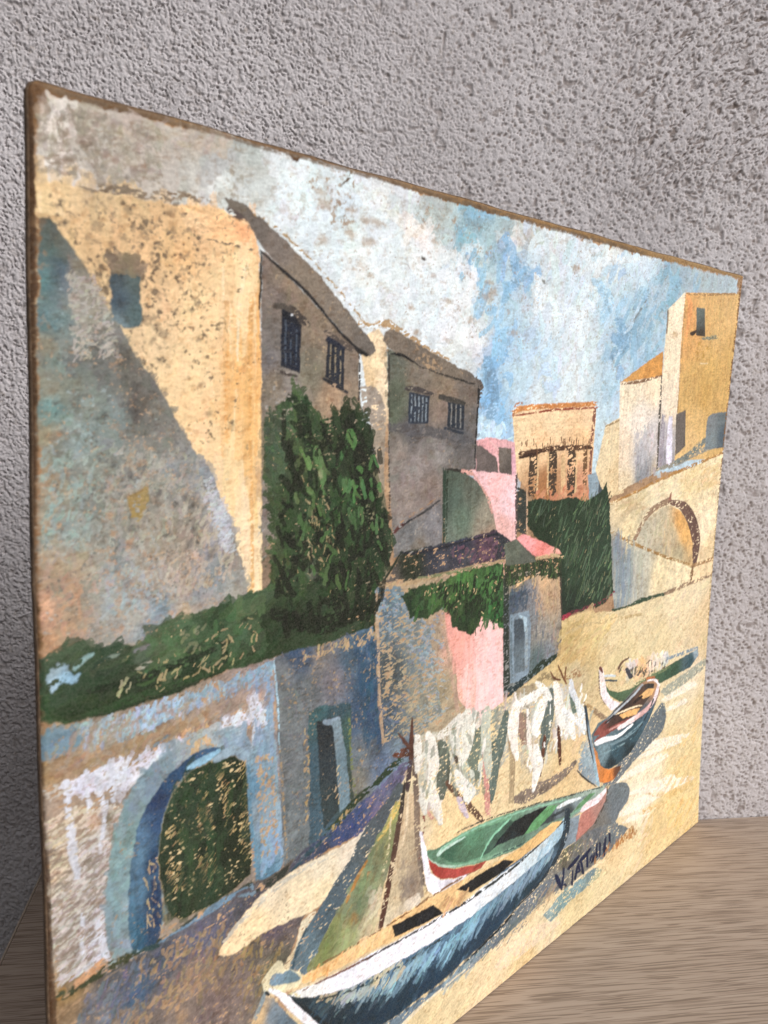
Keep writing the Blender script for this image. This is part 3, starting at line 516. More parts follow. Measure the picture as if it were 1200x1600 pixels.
D|1464 3314 2103 3176 2100 3069 2101 2908 2104 2774 1886 2792 1883 2468 1566 2445 1517 2755|1511,3252,97,101,91 1538,3150,90,96,82 1524,3071,92,100,85 1654,3204,126,116,105 1828,3153,138,122,105 1835,3070,132,117,107 2036,3126,116,105,96 1982,2955,95,95,98 1630,2977,90,89,93 1891,2943,100,96,95 1574,2912,137,128,121 1683,2826,141,133,130 1851,2888,142,137,134 1650,2690,138,127,121 1775,2737,133,119,112 2040,2837,109,104,102 1661,2523,123,123,122 1811,2535,122,122,124 2079,3040,105,101,99|n=260,L=5,W=3,a=0,aj=40,cj=.07,al=.5,dry=.6
K|1464 3314 2103 3176 2100 3069 2101 2908 2104 2774 1886 2792 1883 2468 1566 2445 1517 2755|166,148,126|d=.05,s=1.0,al=.45,seed=84
F|1451 3383 1488 3403 1543 3381 1684 3337 1861 3277 2025 3232 2111 3191 2110 3162 1868 3203 1608 3268 1472 3312 1439 3350|1522,3355,121,110,99 1645,3309,117,107,97 1863,3250,124,113,101 2078,3184,109,101,95|r=.5,st=h,c=1
S|1295 3396 1370 3386 1441 3398 1519 3385 1677 3335 1856 3281 1865 3283 1863 3289 1689 3349 1534 3406 1443 3427 1369 3405 1300 3411 1289 3404|183,155,120|c=.7,r=.6,s=4
S|2065 3210 2099 3169 2100 3128 2108 3123 2117 3126 2128 3172 2084 3216 2071 3218|94,85,80|c=.9,s=4
K|1297 3403 2109 3214 2112 3185 1304 3307|193,162,127|d=.2,s=1.5,al=.6,seed=88
S|1488 3292 1563 3284 1670 3251 1672 3251 1671 3253 1570 3296 1489 3297 1486 3295|21,22,24|s=4
S|1670 3248 1865 3211 2092 3172 2098 3175 2095 3180 1868 3217 1671 3251 1669 3250|42,40,39|c=.8,s=4
S|2085 3176 2086 3040 2088 2894 2095 2775 2100 2772 2104 2774 2098 2893 2100 3039 2102 3176 2093 3180|32,33,37|c=.85,s=4
S|1472 3294 1489 3072 1520 2647 1523 2645 1527 2646 1497 3072 1482 3294 1477 3297|64,60,56|c=.7,s=4
F|1610 3145 1748 3130 1749 3008 1616 3012|47,55,68|r=.25
S|1626 3127 1630 3028 1634 3026 1637 3028 1634 3127 1630 3129|139,151,161|c=.8,r=.15,s=4
S|1650 3125 1654 3027 1657 3025 1661 3026 1658 3125 1654 3127|139,151,161|c=.8,r=.15,s=4
S|1674 3123 1677 3026 1681 3024 1685 3025 1682 3122 1678 3125|139,151,161|c=.8,r=.15,s=4
S|1699 3120 1702 3024 1705 3022 1709 3024 1707 3120 1703 3122|139,151,161|c=.8,r=.15,s=4
S|1724 3118 1726 3023 1730 3021 1733 3023 1732 3117 1728 3120|139,151,161|c=.8,r=.15,s=4
F|1872 3106 1992 3095 1999 2977 1878 2989|39,47,58|r=.25
S|1895 3090 1900 3000 1904 2998 1908 3000 1904 3090 1899 3092|133,133,131|c=.8,r=.15,s=4
S|1928 3087 1933 2997 1937 2995 1941 2997 1937 3086 1932 3089|133,133,131|c=.8,r=.15,s=4
S|1961 3084 1967 2994 1971 2992 1975 2994 1970 3083 1966 3086|133,133,131|c=.8,r=.15,s=4
S|1591 3154 1676 3143 1762 3130 1772 3134 1767 3142 1682 3164 1593 3168 1584 3161|74,68,68|c=.9,s=4
S|1818 3114 1917 3097 2004 3086 2015 3090 2009 3098 1926 3121 1825 3136 1808 3127|70,67,63|c=.9,s=4
S|1863 2980 1989 2960 1999 2965 1992 2972 1867 2992 1857 2987|47,54,65|s=4
S|1501 2982 1709 2962 2052 2911 2073 2921 2060 2936 1717 3005 1502 3015 1482 3000|1549,2998,88,86,89 1891,2943,91,91,95|c=.8,al=.75,r=.8,s=4
S|1556 2548 1615 2576 1679 2602 1779 2630 1862 2672 1861 2675 1856 2676 1768 2641 1674 2607 1600 2591 1541 2561 1542 2551|1556,2554,89,49,49 1676,2610,34,40,48 1825,2654,70,70,73|c=.95,s=4
S|1552 2564 1659 2614 1846 2685 1846 2687 1843 2688 1651 2622 1543 2572 1543 2566|174,140,108|c=.5,s=4
F|1549 2541 1678 2591 1860 2659 1883 2474 1566 2450|1661,2523,119,120,122 1809,2564,125,123,126 1706,2475,121,114,105|r=.3,c=.96,m=.1
K|1549 2541 1860 2659 1883 2474 1566 2450|175,164,153|d=.12,s=1.1,al=.6,seed=90
F|1868 2794 1926 2808 2036 2784 2123 2737 2248 2643 2316 2474 2162 2466 1906 2466|1929,2770,78,90,79 1961,2666,85,100,90 2015,2572,99,115,101 2078,2686,98,104,93 2215,2553,148,142,127 2248,2472,164,143,125 1927,2493,107,118,107|r=.35,st=v,m=.1
S|1865 2794 1889 2468 1897 2462 1905 2466 1889 2792 1876 2799|47,65,53|c=.88,st=v,s=4
S|1895 2792 1909 2495 1914 2492 1918 2494 1904 2791 1899 2794|37,52,40|c=.8,s=4
S|1902 2801 2015 2782 2025 2787 2017 2794 1904 2811 1896 2807|44,42,38|s=4
S|2004 2785 2104 2757 2185 2674 2245 2580 2256 2576 2263 2581 2222 2680 2135 2778 2008 2798 1998 2793|221,170,159|c=.75,r=.5,s=4
F|2068 2794 2220 2774 2440 2748 2476 2399 2371 2459 2305 2482 2232 2644 2137 2742|2198,2738,237,195,198 2395,2600,243,208,213 2350,2509,228,182,176 2252,2704,237,187,186|r=.4,st=v
K|2285 2640 2453 2627 2476 2399 2305 2475|179,150,140|d=.2,s=1.2,al=.6,seed=92
S|2431 2739 2465 2439 2473 2434 2480 2437 2451 2738 2441 2743|90,76,76|c=.75,s=4
F|10 3703 99 3705 258 3708 433 3707 600 3726 762 3702 799 3605 814 3339 831 3075 850 2363 761 2343 390 2279 -20 2288|25,3698,214,184,140 43,3676,232,202,156 118,3688,217,188,147 80,3648,233,207,167 197,3684,190,170,142 217,3642,224,193,149 344,3671,213,184,143 433,3665,214,179,138 527,3679,236,199,152 652,3678,237,198,150 745,3660,239,191,146 553,3624,221,184,143 117,3566,224,192,146 196,3541,214,182,139 280,3588,217,182,141 367,3562,221,186,143 136,3480,214,186,147 217,3434,216,189,149 368,3467,223,190,149 414,3394,221,189,149 530,3562,233,192,144 532,3424,237,207,163 458,3554,224,187,139 630,3534,237,207,163 634,3370,237,207,165 737,3504,236,203,157 781,3423,225,176,120 786,3251,233,192,141 690,3247,234,195,147 613,3160,240,210,167 511,3241,237,208,165 392,3276,229,202,163 324,3311,221,195,156 615,2990,240,208,165 680,3075,230,187,132 711,2899,237,214,178 752,2942,233,196,140 791,3075,237,200,145 796,2850,220,185,141 814,2711,234,204,152 771,2669,238,212,172 803,2478,232,197,143 759,2531,239,216,182 797,2816,202,172,136|r=.6,m=.035,st=v
D|10 3703 99 3705 258 3708 433 3707 600 3726 762 3702 799 3605 814 3339 831 3075 850 2363 761 2343 390 2279 -20 2288|25,3698,214,184,140 43,3676,232,202,156 118,3688,217,188,147 80,3648,233,207,167 197,3684,190,170,142 217,3642,224,193,149 344,3671,213,184,143 433,3665,214,179,138 527,3679,236,199,152 652,3678,237,198,150 745,3660,239,191,146 553,3624,221,184,143 117,3566,224,192,146 196,3541,214,182,139 280,3588,217,182,141 367,3562,221,186,143 136,3480,214,186,147 217,3434,216,189,149 368,3467,223,190,149 414,3394,221,189,149 530,3562,233,192,144 532,3424,237,207,163 458,3554,224,187,139 630,3534,237,207,163 634,3370,237,207,165 737,3504,236,203,157 781,3423,225,176,120 786,3251,233,192,141 690,3247,234,195,147 613,3160,240,210,167 511,3241,237,208,165 392,3276,229,202,163 324,3311,221,195,156 615,2990,240,208,165 680,3075,230,187,132 711,2899,237,214,178 752,2942,233,196,140 791,3075,237,200,145 796,2850,220,185,141 814,2711,234,204,152 771,2669,238,212,172 803,2478,232,197,143 759,2531,239,216,182 797,2816,202,172,136|n=800,L=13,W=4,a=90,aj=14,cj=.03,al=.5,dry=.45
D|681 3580 802 3595 843 2400 761 2414 656 2946|700,3375,243,219,177 744,3249,225,173,110 791,3075,223,170,106 724,2943,236,210,167 809,2940,234,193,130 772,2599,241,219,184|n=70,L=30,W=3,a=90,aj=3,cj=.03,al=.6,dry=.5
S|762 3432 767 3119 798 2408 805 2402 811 2406 784 3119 782 3434 772 3439|222,169,104|c=.7,al=.7,s=4
S|672 3289 663 3075 686 2944 691 2941 696 2945 682 3076 684 3289 678 3293|225,170,106|c=.6,al=.7,s=4
S|740 3568 714 3439 713 3248 717 3246 721 3248 731 3439 757 3567 749 3573|238,220,185|c=.8,s=4
S|645 3546 649 3444 654 3441 658 3445 652 3546 648 3548|245,223,186|c=.8,s=4
F|484 3686 527 3703 626 3698 752 3688 764 3669 754 3635 628 3630 528 3631 504 3647|528,3670,236,201,159 652,3668,237,192,145 737,3653,240,182,136|r=.5,st=h,c=.95
S|557 3621 653 3614 765 3608 769 3611 766 3614 655 3622 558 3625 556 3623|94,88,80|c=.6,s=4
S|740 3567 710 3471 715 3467 722 3470 745 3567 743 3568|141,128,101|c=.45,s=4
K|27 3622 137 3639 527 3708 618 3532 535 3282 280 3365 117 3531|76,67,59|d=.34,s=1.15,al=.8,seed=100,lo=.55
K|118 3628 527 3679 606 3491 535 3242 302 3310|136,118,96|d=.45,s=1.8,al=.6,seed=102
K|259 3364 607 3450 803 3164 616 2947 392 3117|103,92,75|d=.16,s=1.1,al=.8,seed=104
K|603 3611 787 3635 842 2472 644 2815|158,137,102|d=.05,s=1.5,al=.7,seed=106
B|9.2|359.6|1.4|1.1|89,80,69|0.45|
B|41.4|332.6|1.3|1.0|89,80,69|0.45|
B|42.8|330.7|1.7|1.3|89,80,69|0.45|
B|39.1|336.3|1.1|0.9|89,80,69|0.45|
B|40.9|341.9|0.9|0.7|89,80,69|0.45|
B|42.0|323.1|1.5|1.2|89,80,69|0.45|
B|40.5|334.5|0.9|0.7|89,80,69|0.45|
B|44.3|321.2|1.0|0.8|89,80,69|0.45|
B|35.7|328.4|0.7|0.6|89,80,69|0.45|
B|45.4|308.1|1.2|1.0|89,80,69|0.45|
B|43.4|313.7|1.5|1.3|89,80,69|0.45|
B|52.4|318.0|0.8|0.6|89,80,69|0.45|
B|57.4|316.0|1.4|1.1|89,80,69|0.45|
B|60.1|306.5|1.7|1.4|89,80,69|0.45|
B|69.5|302.1|1.8|1.4|89,80,69|0.45|
B|19.6|356.8|1.0|0.7|89,80,69|0.45|
B|24.8|360.2|1.0|0.7|89,80,69|0.45|
B|28.0|358.4|1.2|0.9|89,80,69|0.45|
B|34.5|356.9|1.1|0.8|89,80,69|0.45|
B|44.5|368.6|2.2|1.5|89,80,69|0.45|
B|30.0|366.4|1.4|1.0|89,80,69|0.45|
F|23 3608 60 3609 68 3591 90 3570 111 3552 156 3492 200 3424 246 3348 276 3323 302 3283 328 3242 364 3200 399 3157 432 3115 464 3066 491 3018 531 2963 565 2915 606 2887 628 2849 653 2774 678 2734 701 2694 715 2629 727 2582 753 2544 775 2447 778 2375 542 2348 -7 2304 5 2969|42,3591,84,93,88 50,3506,87,111,110 40,3435,86,121,123 93,3467,73,93,108 100,3423,90,110,125 75,3543,96,98,91 136,3480,137,128,115 126,3426,161,154,141 135,3373,160,156,147 176,3394,140,132,121 175,3339,146,140,130 96,3334,112,131,131 47,3330,103,133,139 37,3259,137,132,115 74,3206,126,143,141 54,3151,140,136,120 103,3152,124,128,117 53,3078,112,143,143 36,3005,143,134,111 134,3227,115,118,115 195,3248,106,109,107 237,3287,134,135,130 280,3232,113,109,100 302,3175,107,105,99 237,3154,110,115,112 335,3117,103,97,92 335,3067,96,91,87 393,3057,119,118,111 464,2994,133,130,124 416,2954,131,131,125 258,3058,130,144,142 173,3078,132,141,136 162,3002,131,145,143 131,2965,139,153,151 70,2948,120,122,114 30,2876,158,138,114 58,2817,139,138,126 86,2719,140,153,152 37,2724,159,142,121 192,2885,129,132,124 191,2767,127,132,126 256,2841,146,144,138 323,2877,127,128,124 393,2832,141,139,129 453,2891,141,145,147 514,2866,141,140,137 540,2757,138,133,124 591,2862,145,151,158 632,2771,164,167,172 660,2680,160,162,167 633,2593,154,153,159 702,2562,143,132,121 567,2667,138,127,116 490,2632,150,137,123 416,2683,155,144,129 346,2691,154,148,137 254,2640,121,127,125 242,2560,141,153,157 188,2568,155,151,138 125,2616,162,147,125 54,2607,158,142,119 82,2524,124,127,117 13,2496,213,169,141 19,2397,173,137,107 101,2441,167,144,121 185,2405,152,147,138 252,2455,160,160,156 320,2422,168,164,158 367,2349,141,151,157 368,2541,164,154,141 416,2437,132,148,160 465,2527,156,149,139 516,2476,167,153,141 555,2447,146,151,156 647,2523,127,134,136 634,2480,140,146,150 703,2470,154,154,150 746,2416,159,152,145 594,2396,167,160,152 516,2387,176,156,134|r=.5,m=.09
D|23 3608 60 3609 68 3591 90 3570 111 3552 156 3492 200 3424 246 3348 276 3323 302 3283 328 3242 364 3200 399 3157 432 3115 464 3066 491 3018 531 2963 565 2915 606 2887 628 2849 653 2774 678 2734 701 2694 715 2629 727 2582 753 2544 775 2447 778 2375 542 2348 -7 2304 5 2969|42,3591,84,93,88 50,3506,87,111,110 40,3435,86,121,123 93,3467,73,93,108 100,3423,90,110,125 75,3543,96,98,91 136,3480,137,128,115 126,3426,161,154,141 135,3373,160,156,147 176,3394,140,132,121 175,3339,146,140,130 96,3334,112,131,131 47,3330,103,133,139 37,3259,137,132,115 74,3206,126,143,141 54,3151,140,136,120 103,3152,124,128,117 53,3078,112,143,143 36,3005,143,134,111 134,3227,115,118,115 195,3248,106,109,107 237,3287,134,135,130 280,3232,113,109,100 302,3175,107,105,99 237,3154,110,115,112 335,3117,103,97,92 335,3067,96,91,87 393,3057,119,118,111 464,2994,133,130,124 416,2954,131,131,125 258,3058,130,144,142 173,3078,132,141,136 162,3002,131,145,143 131,2965,139,153,151 70,2948,120,122,114 30,2876,158,138,114 58,2817,139,138,126 86,2719,140,153,152 37,2724,159,142,121 192,2885,129,132,124 191,2767,127,132,126 256,2841,146,144,138 323,2877,127,128,124 393,2832,141,139,129 453,2891,141,145,147 514,2866,141,140,137 540,2757,138,133,124 591,2862,145,151,158 632,2771,164,167,172 660,2680,160,162,167 633,2593,154,153,159 702,2562,143,132,121 567,2667,138,127,116 490,2632,150,137,123 416,2683,155,144,129 346,2691,154,148,137 254,2640,121,127,125 242,2560,141,153,157 188,2568,155,151,138 125,2616,162,147,125 54,2607,158,142,119 82,2524,124,127,117 13,2496,213,169,141 19,2397,173,137,107 101,2441,167,144,121 185,2405,152,147,138 252,2455,160,160,156 320,2422,168,164,158 367,2349,141,151,157 368,2541,164,154,141 416,2437,132,148,160 465,2527,156,149,139 516,2476,167,153,141 555,2447,146,151,156 647,2523,127,134,136 634,2480,140,146,150 703,2470,154,154,150 746,2416,159,152,145 594,2396,167,160,152 516,2387,176,156,134|n=1500,L=4.5,W=3,a=70,aj=50,cj=.06,al=.55,dry=.6
D|13 2969 539 2950 731 2489 -2 2362|87,2776,144,164,161 300,2757,165,161,150 541,2516,183,170,155 81,2484,182,149,124 297,2447,160,176,183|n=700,L=4,W=1.5,a=75,aj=35,cj=.08,al=.6,dry=.7
D|107 3460 196 3469 280 3232 114 3226|175,170,161|n=160,L=3,W=.9,a=25,aj=30,cj=.08,al=.7,dry=.6
D|604 2861 672 2746 716 2583 674 2588 592 2775|192,196,204|n=120,L=3,W=1,a=30,aj=20,al=.6,dry=.6
K|23 3608 60 3609 68 3591 90 3570 111 3552 156 3492 200 3424 246 3348 276 3323 302 3283 328 3242 364 3200 399 3157 432 3115 464 3066 491 3018 531 2963 565 2915 606 2887 628 2849 653 2774 678 2734 701 2694 715 2629 727 2582 753 2544 775 2447 778 2375 542 2348 -7 2304 5 2969|75,72,67|d=.05,s=2.0,al=.7,seed=110
K|23 3608 60 3609 68 3591 90 3570 111 3552 156 3492 200 3424 246 3348 276 3323 302 3283 328 3242 364 3200 399 3157 432 3115 464 3066 491 3018 531 2963 565 2915 606 2887 628 2849 653 2774 678 2734 701 2694 715 2629 727 2582 753 2544 775 2447 778 2375 542 2348 -7 2304 5 2969|173,138,107|d=.13,s=1.8,al=.45,seed=112
K|23 3608 60 3609 68 3591 90 3570 111 3552 156 3492 200 3424 246 3348 276 3323 302 3283 328 3242 364 3200 399 3157 432 3115 464 3066 491 3018 531 2963 565 2915 606 2887 628 2849 653 2774 678 2734 701 2694 715 2629 727 2582 753 2544 775 2447 778 2375 542 2348 -7 2304 5 2969|170,187,191|d=.08,s=1.2,al=.45,seed=114
K|15 3060 92 3060 542 2382 -3 2323|189,146,109|d=.16,s=2.2,al=.5,seed=116
B|19.9|293.1|1.0|1.0|77,75,74|0.6|
B|25.2|291.7|1.5|1.5|77,75,74|0.6|
B|31.2|287.0|1.6|1.5|77,75,74|0.6|
B|31.4|274.2|1.1|1.1|77,75,74|0.6|
B|31.8|270.4|1.8|1.8|77,75,74|0.6|
B|51.5|278.1|1.5|1.4|77,75,74|0.6|
B|54.0|275.3|1.5|1.4|77,75,74|0.6|
B|45.3|267.3|1.2|1.2|77,75,74|0.6|
B|52.8|262.8|2.1|2.0|77,75,74|0.6|
B|41.2|281.0|1.2|1.1|77,75,74|0.6|
B|21.5|305.8|1.3|1.2|77,75,74|0.6|
B|19.4|304.9|0.8|0.8|77,75,74|0.6|
B|31.9|307.7|3.1|2.8|77,75,74|0.6|
B|33.5|315.6|2.7|2.3|77,75,74|0.6|
B|26.9|326.0|2.6|2.2|77,75,74|0.6|
B|29.1|322.3|2.2|1.9|77,75,74|0.6|
B|55.4|267.3|1.8|1.7|77,75,74|0.6|
B|62.0|258.4|2.2|2.1|77,75,74|0.6|
F|296 2808 335 2820 365 2824 365 2772 341 2729 311 2756|323,2786,157,130,67 351,2773,162,138,75|r=1.2,c=.85,al=.8,s=3
B|43.0|242.8|2.0|3.1|123,142,156|0.6|
B|36.6|232.7|2.4|2.1|110,106,106|0.5|
S|270 3351 242 3427 240 3492 240 3492 239 3492 241 3427 268 3351 269 3351|214,185,143|s=4
F|240 3510 280 3507 338 3502 341 3408 350 3341 328 3328 280 3327 246 3338 242 3381|259,3475,75,87,94 269,3402,68,83,95 323,3463,83,96,95 324,3368,80,97,98 259,3335,110,126,132|r=.7,m=.08
D|233 3527 349 3541 349 3494 238 3482|132,117,98|n=30,L=4,W=3,a=0,aj=60,al=.7
F|-12 3683 10 3687 23 3605 13 2969 7 2400 0 2001 11 1145 -43 1174 -25 2970|9,3620,136,103,72 7,3151,145,116,87 5,2784,154,122,92 -2,2204,141,108,74 -2,1585,136,106,76 10,1233,151,112,75|r=1.0,c=.85,k=.5
S|24 3676 17 3621 23 3617 30 3623 32 3677 28 3679|233,207,167|c=.8,s=4
F|137 3719 300 3737 421 3746 550 3753 575 3741 479 3718 300 3708 157 3702|142,127,109|r=.9,c=.6,k=.3
F|644 3762 680 3762 723 3755 797 3723 899 3670 1054 3580 1190 3478 1298 3396 1384 3335 1405 3304 1363 3280 1304 3297 1161 3394 996 3507 821 3614 786 3651 752 3692 708 3718 666 3736|550,3737,132,120,105 676,3737,116,107,97 785,3686,107,99,93 871,3635,122,112,105 1024,3554,130,118,105 1192,3432,127,117,107 1357,3309,109,102,96|r=.5,m=.06,st=r
S|767 3733 865 3694 1018 3618 1183 3510 1337 3392 1343 3392 1344 3396 1192 3516 1024 3623 872 3702 771 3738 767 3737|177,150,112|c=.6,r=.6,s=4
K|728 3770 839 3725 1371 3371 1228 3410|179,154,122|d=.15,s=1.6,al=.6,seed=120
S|659 3725 681 3706 741 3698 747 3700 746 3705 698 3729 668 3734 659 3731|89,76,73|c=.8,s=4
K|197 3745 728 3770 730 3699 410 3681|92,80,69|d=.22,s=1.6,al=.7,seed=122
F|810 3610 830 3608 996 3502 1161 3390 1304 3294 1308 3172 1342 3022 1487 2730 1548 2480 1508 2334 1073 2287 850 2327|823,3555,122,108,101 875,3539,133,120,107 935,3523,139,123,105 1030,3442,137,121,104 878,3474,121,110,105 884,3321,118,112,108 857,3253,111,107,108 1066,3354,137,122,105 1070,3261,127,120,106 1166,3300,123,108,97 1265,3244,126,114,102 1247,3073,124,116,103 890,3165,124,114,101 965,3166,143,136,132 1042,3191,130,125,109 1176,3121,163,138,114 1212,3073,162,140,118 867,2938,137,123,103 1053,2931,110,106,81 873,2705,132,124,117 909,2463,137,117,99 1297,2795,105,105,81|r=.4,m=.08
D|810 3610 830 3608 996 3502 1161 3390 1304 3294 1308 3172 1342 3022 1487 2730 1548 2480 1508 2334 1073 2287 850 2327|823,3555,122,108,101 875,3539,133,120,107 935,3523,139,123,105 1030,3442,137,121,104 878,3474,121,110,105 884,3321,118,112,108 857,3253,111,107,108 1066,3354,137,122,105 1070,3261,127,120,106 1166,3300,123,108,97 1265,3244,126,114,102 1247,3073,124,116,103 890,3165,124,114,101 965,3166,143,136,132 1042,3191,130,125,109 1176,3121,163,138,114 1212,3073,162,140,118 867,2938,137,123,103 1053,2931,110,106,81 873,2705,132,124,117 909,2463,137,117,99 1297,2795,105,105,81|n=300,L=6,W=3,a=90,aj=30,cj=.06,al=.5,dry=.55
K|810 3610 830 3608 996 3502 1161 3390 1304 3294 1308 3172 1342 3022 1487 2730 1548 2480 1508 2334 1073 2287 850 2327|181,159,130|d=.07,s=1.1,al=.6,seed=126
K|831 3164 919 3165 911 2365 850 2375|159,159,160|d=.18,s=1.0,al=.6,seed=128
S|812 3421 814 3511 811 3602 807 3604 804 3601 803 3510 805 3421 809 3419|33,29,27|s=4
S|805 3608 899 3555 1022 3487 1157 3386 1290 3297 1302 3298 1303 3306 1166 3393 1033 3496 908 3564 809 3612 805 3611|31,30,34|s=4
S|1298 3290 1347 3278 1359 3282 1356 3290 1310 3308 1294 3303|26,27,30|s=4
S|1300 3289 1309 3197 1308 3093 1313 3090 1318 3092 1319 3197 1309 3290 1304 3292|58,52,50|c=.85,s=4
S|878 3425 932 3421 981 3391 1035 3375 1044 3377 1044 3384 1008 3417 946 3446 881 3445 869 3435|909,3433,87,80,74 1001,3400,70,63,60|c=.9,s=4
F|910 3420 1002 3377 1003 3206 911 3228|27,34,50|r=.25
S|927 3388 928 3246 931 3245 934 3246 933 3388 930 3390|80,92,108|c=.6,r=.15,s=4
S|952 3377 954 3239 957 3238 959 3239 958 3377 955 3379|80,92,108|c=.6,r=.15,s=4
S|978 3366 980 3232 982 3231 985 3232 984 3366 981 3368|80,92,108|c=.6,r=.15,s=4
S|909 3414 946 3390 991 3372 1001 3374 1001 3382 965 3408 922 3427 909 3424|22,27,40|s=4
S|880 3208 937 3197 984 3190 990 3193 987 3198 941 3208 884 3220 876 3215|69,61,58|c=.85,s=4
B|95.5|341.0|0.6|0.4|223,228,234|0.9|
S|1116 3355 1171 3320 1254 3295 1273 3301 1269 3314 1192 3344 1131 3368 1116 3365|86,77,72|c=.85,s=4
F|1134 3341 1224 3303 1232 3151 1132 3193|35,40,51|r=.25
S|1151 3315 1151 3202 1154 3200 1157 3202 1157 3315 1154 3317|152,140,119|c=.75,r=.15,s=4
S|1176 3304 1178 3190 1181 3189 1184 3190 1182 3305 1179 3306|152,140,119|c=.75,r=.15,s=4
S|1201 3294 1206 3179 1209 3177 1212 3179 1208 3294 1204 3296|152,140,119|c=.75,r=.15,s=4
S|1131 3326 1211 3295 1225 3299 1223 3310 1145 3343 1129 3338|33,39,54|s=4
S|1119 3183 1168 3162 1239 3136 1250 3139 1248 3147 1179 3177 1126 3193 1117 3190|36,40,48|c=.9,s=4
K|840 3075 1013 3121 1036 2444 861 2398|75,86,67|d=.35,s=1.3,al=.8,seed=130
F|952 3116 987 3148 1032 3130 1079 3074 1130 3037 1185 3073 1239 3088 1274 3092 1325 3072 1374 3034 1406 2944 1419 2840 1447 2746 1499 2649 1541 2550 1552 2480 1490 2384 1446 2316 1452 2170 1304 2160 1162 2146 993 2171 837 2149 798 2240 855 2386 902 2488 906 2583 871 2799 849 2939 852 3052|926,2982,75,85,59 1015,3074,42,66,42 1006,2885,37,51,31 1053,2931,41,66,42 1252,2974,32,44,30 1363,2920,27,36,25 1227,2775,44,63,41 965,2697,42,59,36 900,2820,69,82,62 1305,2615,30,43,29 1455,2599,29,45,29 1066,2540,42,56,36 1139,2353,31,43,28 1355,2291,32,45,29 942,2360,49,65,44 882,2248,41,58,35|r=1.6,c=.92,k=.12,m=.12
F|968 3074 1047 3074 1084 2954 1120 2880 1128 2682 1031 2618 980 2744 997 2886|926,2982,75,85,59 1015,3074,42,66,42 1006,2885,37,51,31 1053,2931,41,66,42 1252,2974,32,44,30 1363,2920,27,36,25 1227,2775,44,63,41 965,2697,42,59,36 900,2820,69,82,62 1305,2615,30,43,29 1455,2599,29,45,29 1066,2540,42,56,36 1139,2353,31,43,28 1355,2291,32,45,29 942,2360,49,65,44 882,2248,41,58,35|r=1.2,c=.97,k=.1,m=.12
F|1164 3025 1318 3072 1407 2918 1428 2761 1537 2536 1466 2382 1448 2179 1144 2171 945 2211 971 2454 1067 2515 1200 2574 1143 2731 1207 2826|29,41,27|r=1.8,c=.97,k=.12,m=.14,s=3
D|952 3116 987 3148 1032 3130 1079 3074 1130 3037 1185 3073 1239 3088 1274 3092 1325 3072 1374 3034 1406 2944 1419 2840 1447 2746 1499 2649 1541 2550 1552 2480 1490 2384 1446 2316 1452 2170 1304 2160 1162 2146 993 2171 837 2149 798 2240 855 2386 902 2488 906 2583 871 2799 849 2939 852 3052|958,2935,68,86,56 1128,2682,48,72,43 1363,2920,36,53,31 1461,2491,42,64,39 971,2454,57,79,50 1211,2262,42,59,37|n=480,L=9,W=3.2,a=100,aj=25,cj=.16,al=.85,dry=.6
D|840 3052 953 3074 971 2454 895 2392|867,2938,70,87,66 919,2701,58,74,47 939,2507,69,85,54|n=160,L=5,W=2,a=120,aj=30,cj=.15,al=.8,dry=.7
S|1046 2949 1072 2911 1110 2841 1131 2756 1142 2749 1152 2755 1153 2845 1113 2924 1070 2960 1051 2962|92,124,78|c=.8,s=4
S|1315 2944 1338 2906 1360 2817 1369 2812 1377 2817 1367 2909 1335 2950 1321 2952|83,119,73|c=.8,s=4
S|1243 2975 1229 2928 1199 2854 1204 2847 1213 2849 1259 2920 1262 2972 1253 2979|66,102,62|c=.8,s=4
S|1271 2715 1301 2689 1313 2687 1317 2695 1294 2725 1275 2727|55,88,53|c=.8,s=4
S|1237 2667 1293 2740 1286 2751 1270 2751 1211 2680 1219 2667|54,83,47|c=.7,s=4
S|1391 2654 1426 2574 1420 2444 1443 2426 1469 2434 1488 2571 1422 2660 1401 2666|27,46,28|c=.9,al=.8,s=4
S|1130 2628 1203 2697 1199 2706 1187 2706 1115 2638 1119 2629|48,72,46|s=4
S|967 2793 942 2628 965 2527 977 2519 987 2526 980 2623 989 2790 979 2799|52,75,44|c=.8,s=4
S|976 3068 1024 3101 1021 3115 1003 3116 960 3080 962 3069|56,85,59|c=.8,s=4
D|1024 2837 1160 2729 1237 2519 1069 2439|162,145,112|n=60,L=2.6,W=.8,a=110,aj=30,cj=.08,al=.8,dry=.6
D|848 3075 1492 2650 1474 2215 881 2322|162,145,112|n=80,L=1.4,W=.5,a=100,aj=40,cj=.1,al=.85,dry=.4
B|109.2|246.1|2.7|3.0|120,123,111|0.6|
B|112.2|283.1|1.4|1.9|186,181,149|0.5|
F|1476 2347 1597 2405 1846 2341 2405 2336 2472 1461 2188 1474 1710 1459 1537 1543 1454 2108|1508,2320,160,140,118 1596,2194,166,148,122 1529,1808,160,141,114 1764,2222,174,156,130 1865,2025,173,156,135 1692,1943,156,146,124 1925,1767,163,150,125 1703,1673,158,147,124 1978,1660,169,154,130 1984,2001,214,169,154 2150,2094,229,177,163|r=.4,m=.09,c=.97
F|1453 2329 1597 2335 1724 2171 1825 2093 1875 1841 1930 1673 1707 1551 1536 1573|1512,2236,100,118,131 1590,2308,121,140,150 1565,1943,77,86,91 1730,2053,125,133,133 1531,1749,73,88,102 1800,1979,136,154,163 1741,1813,141,140,128|r=.8,c=.58,k=.1
D|1461 2328 1901 2199 1978 1660 1536 1573|1512,2236,137,156,167 1565,1943,75,81,78 1774,2044,143,155,164 1922,1830,159,168,168 1532,1720,97,112,129|n=420,L=3.2,W=1,a=-20,aj=20,cj=.1,al=.8,dry=.6
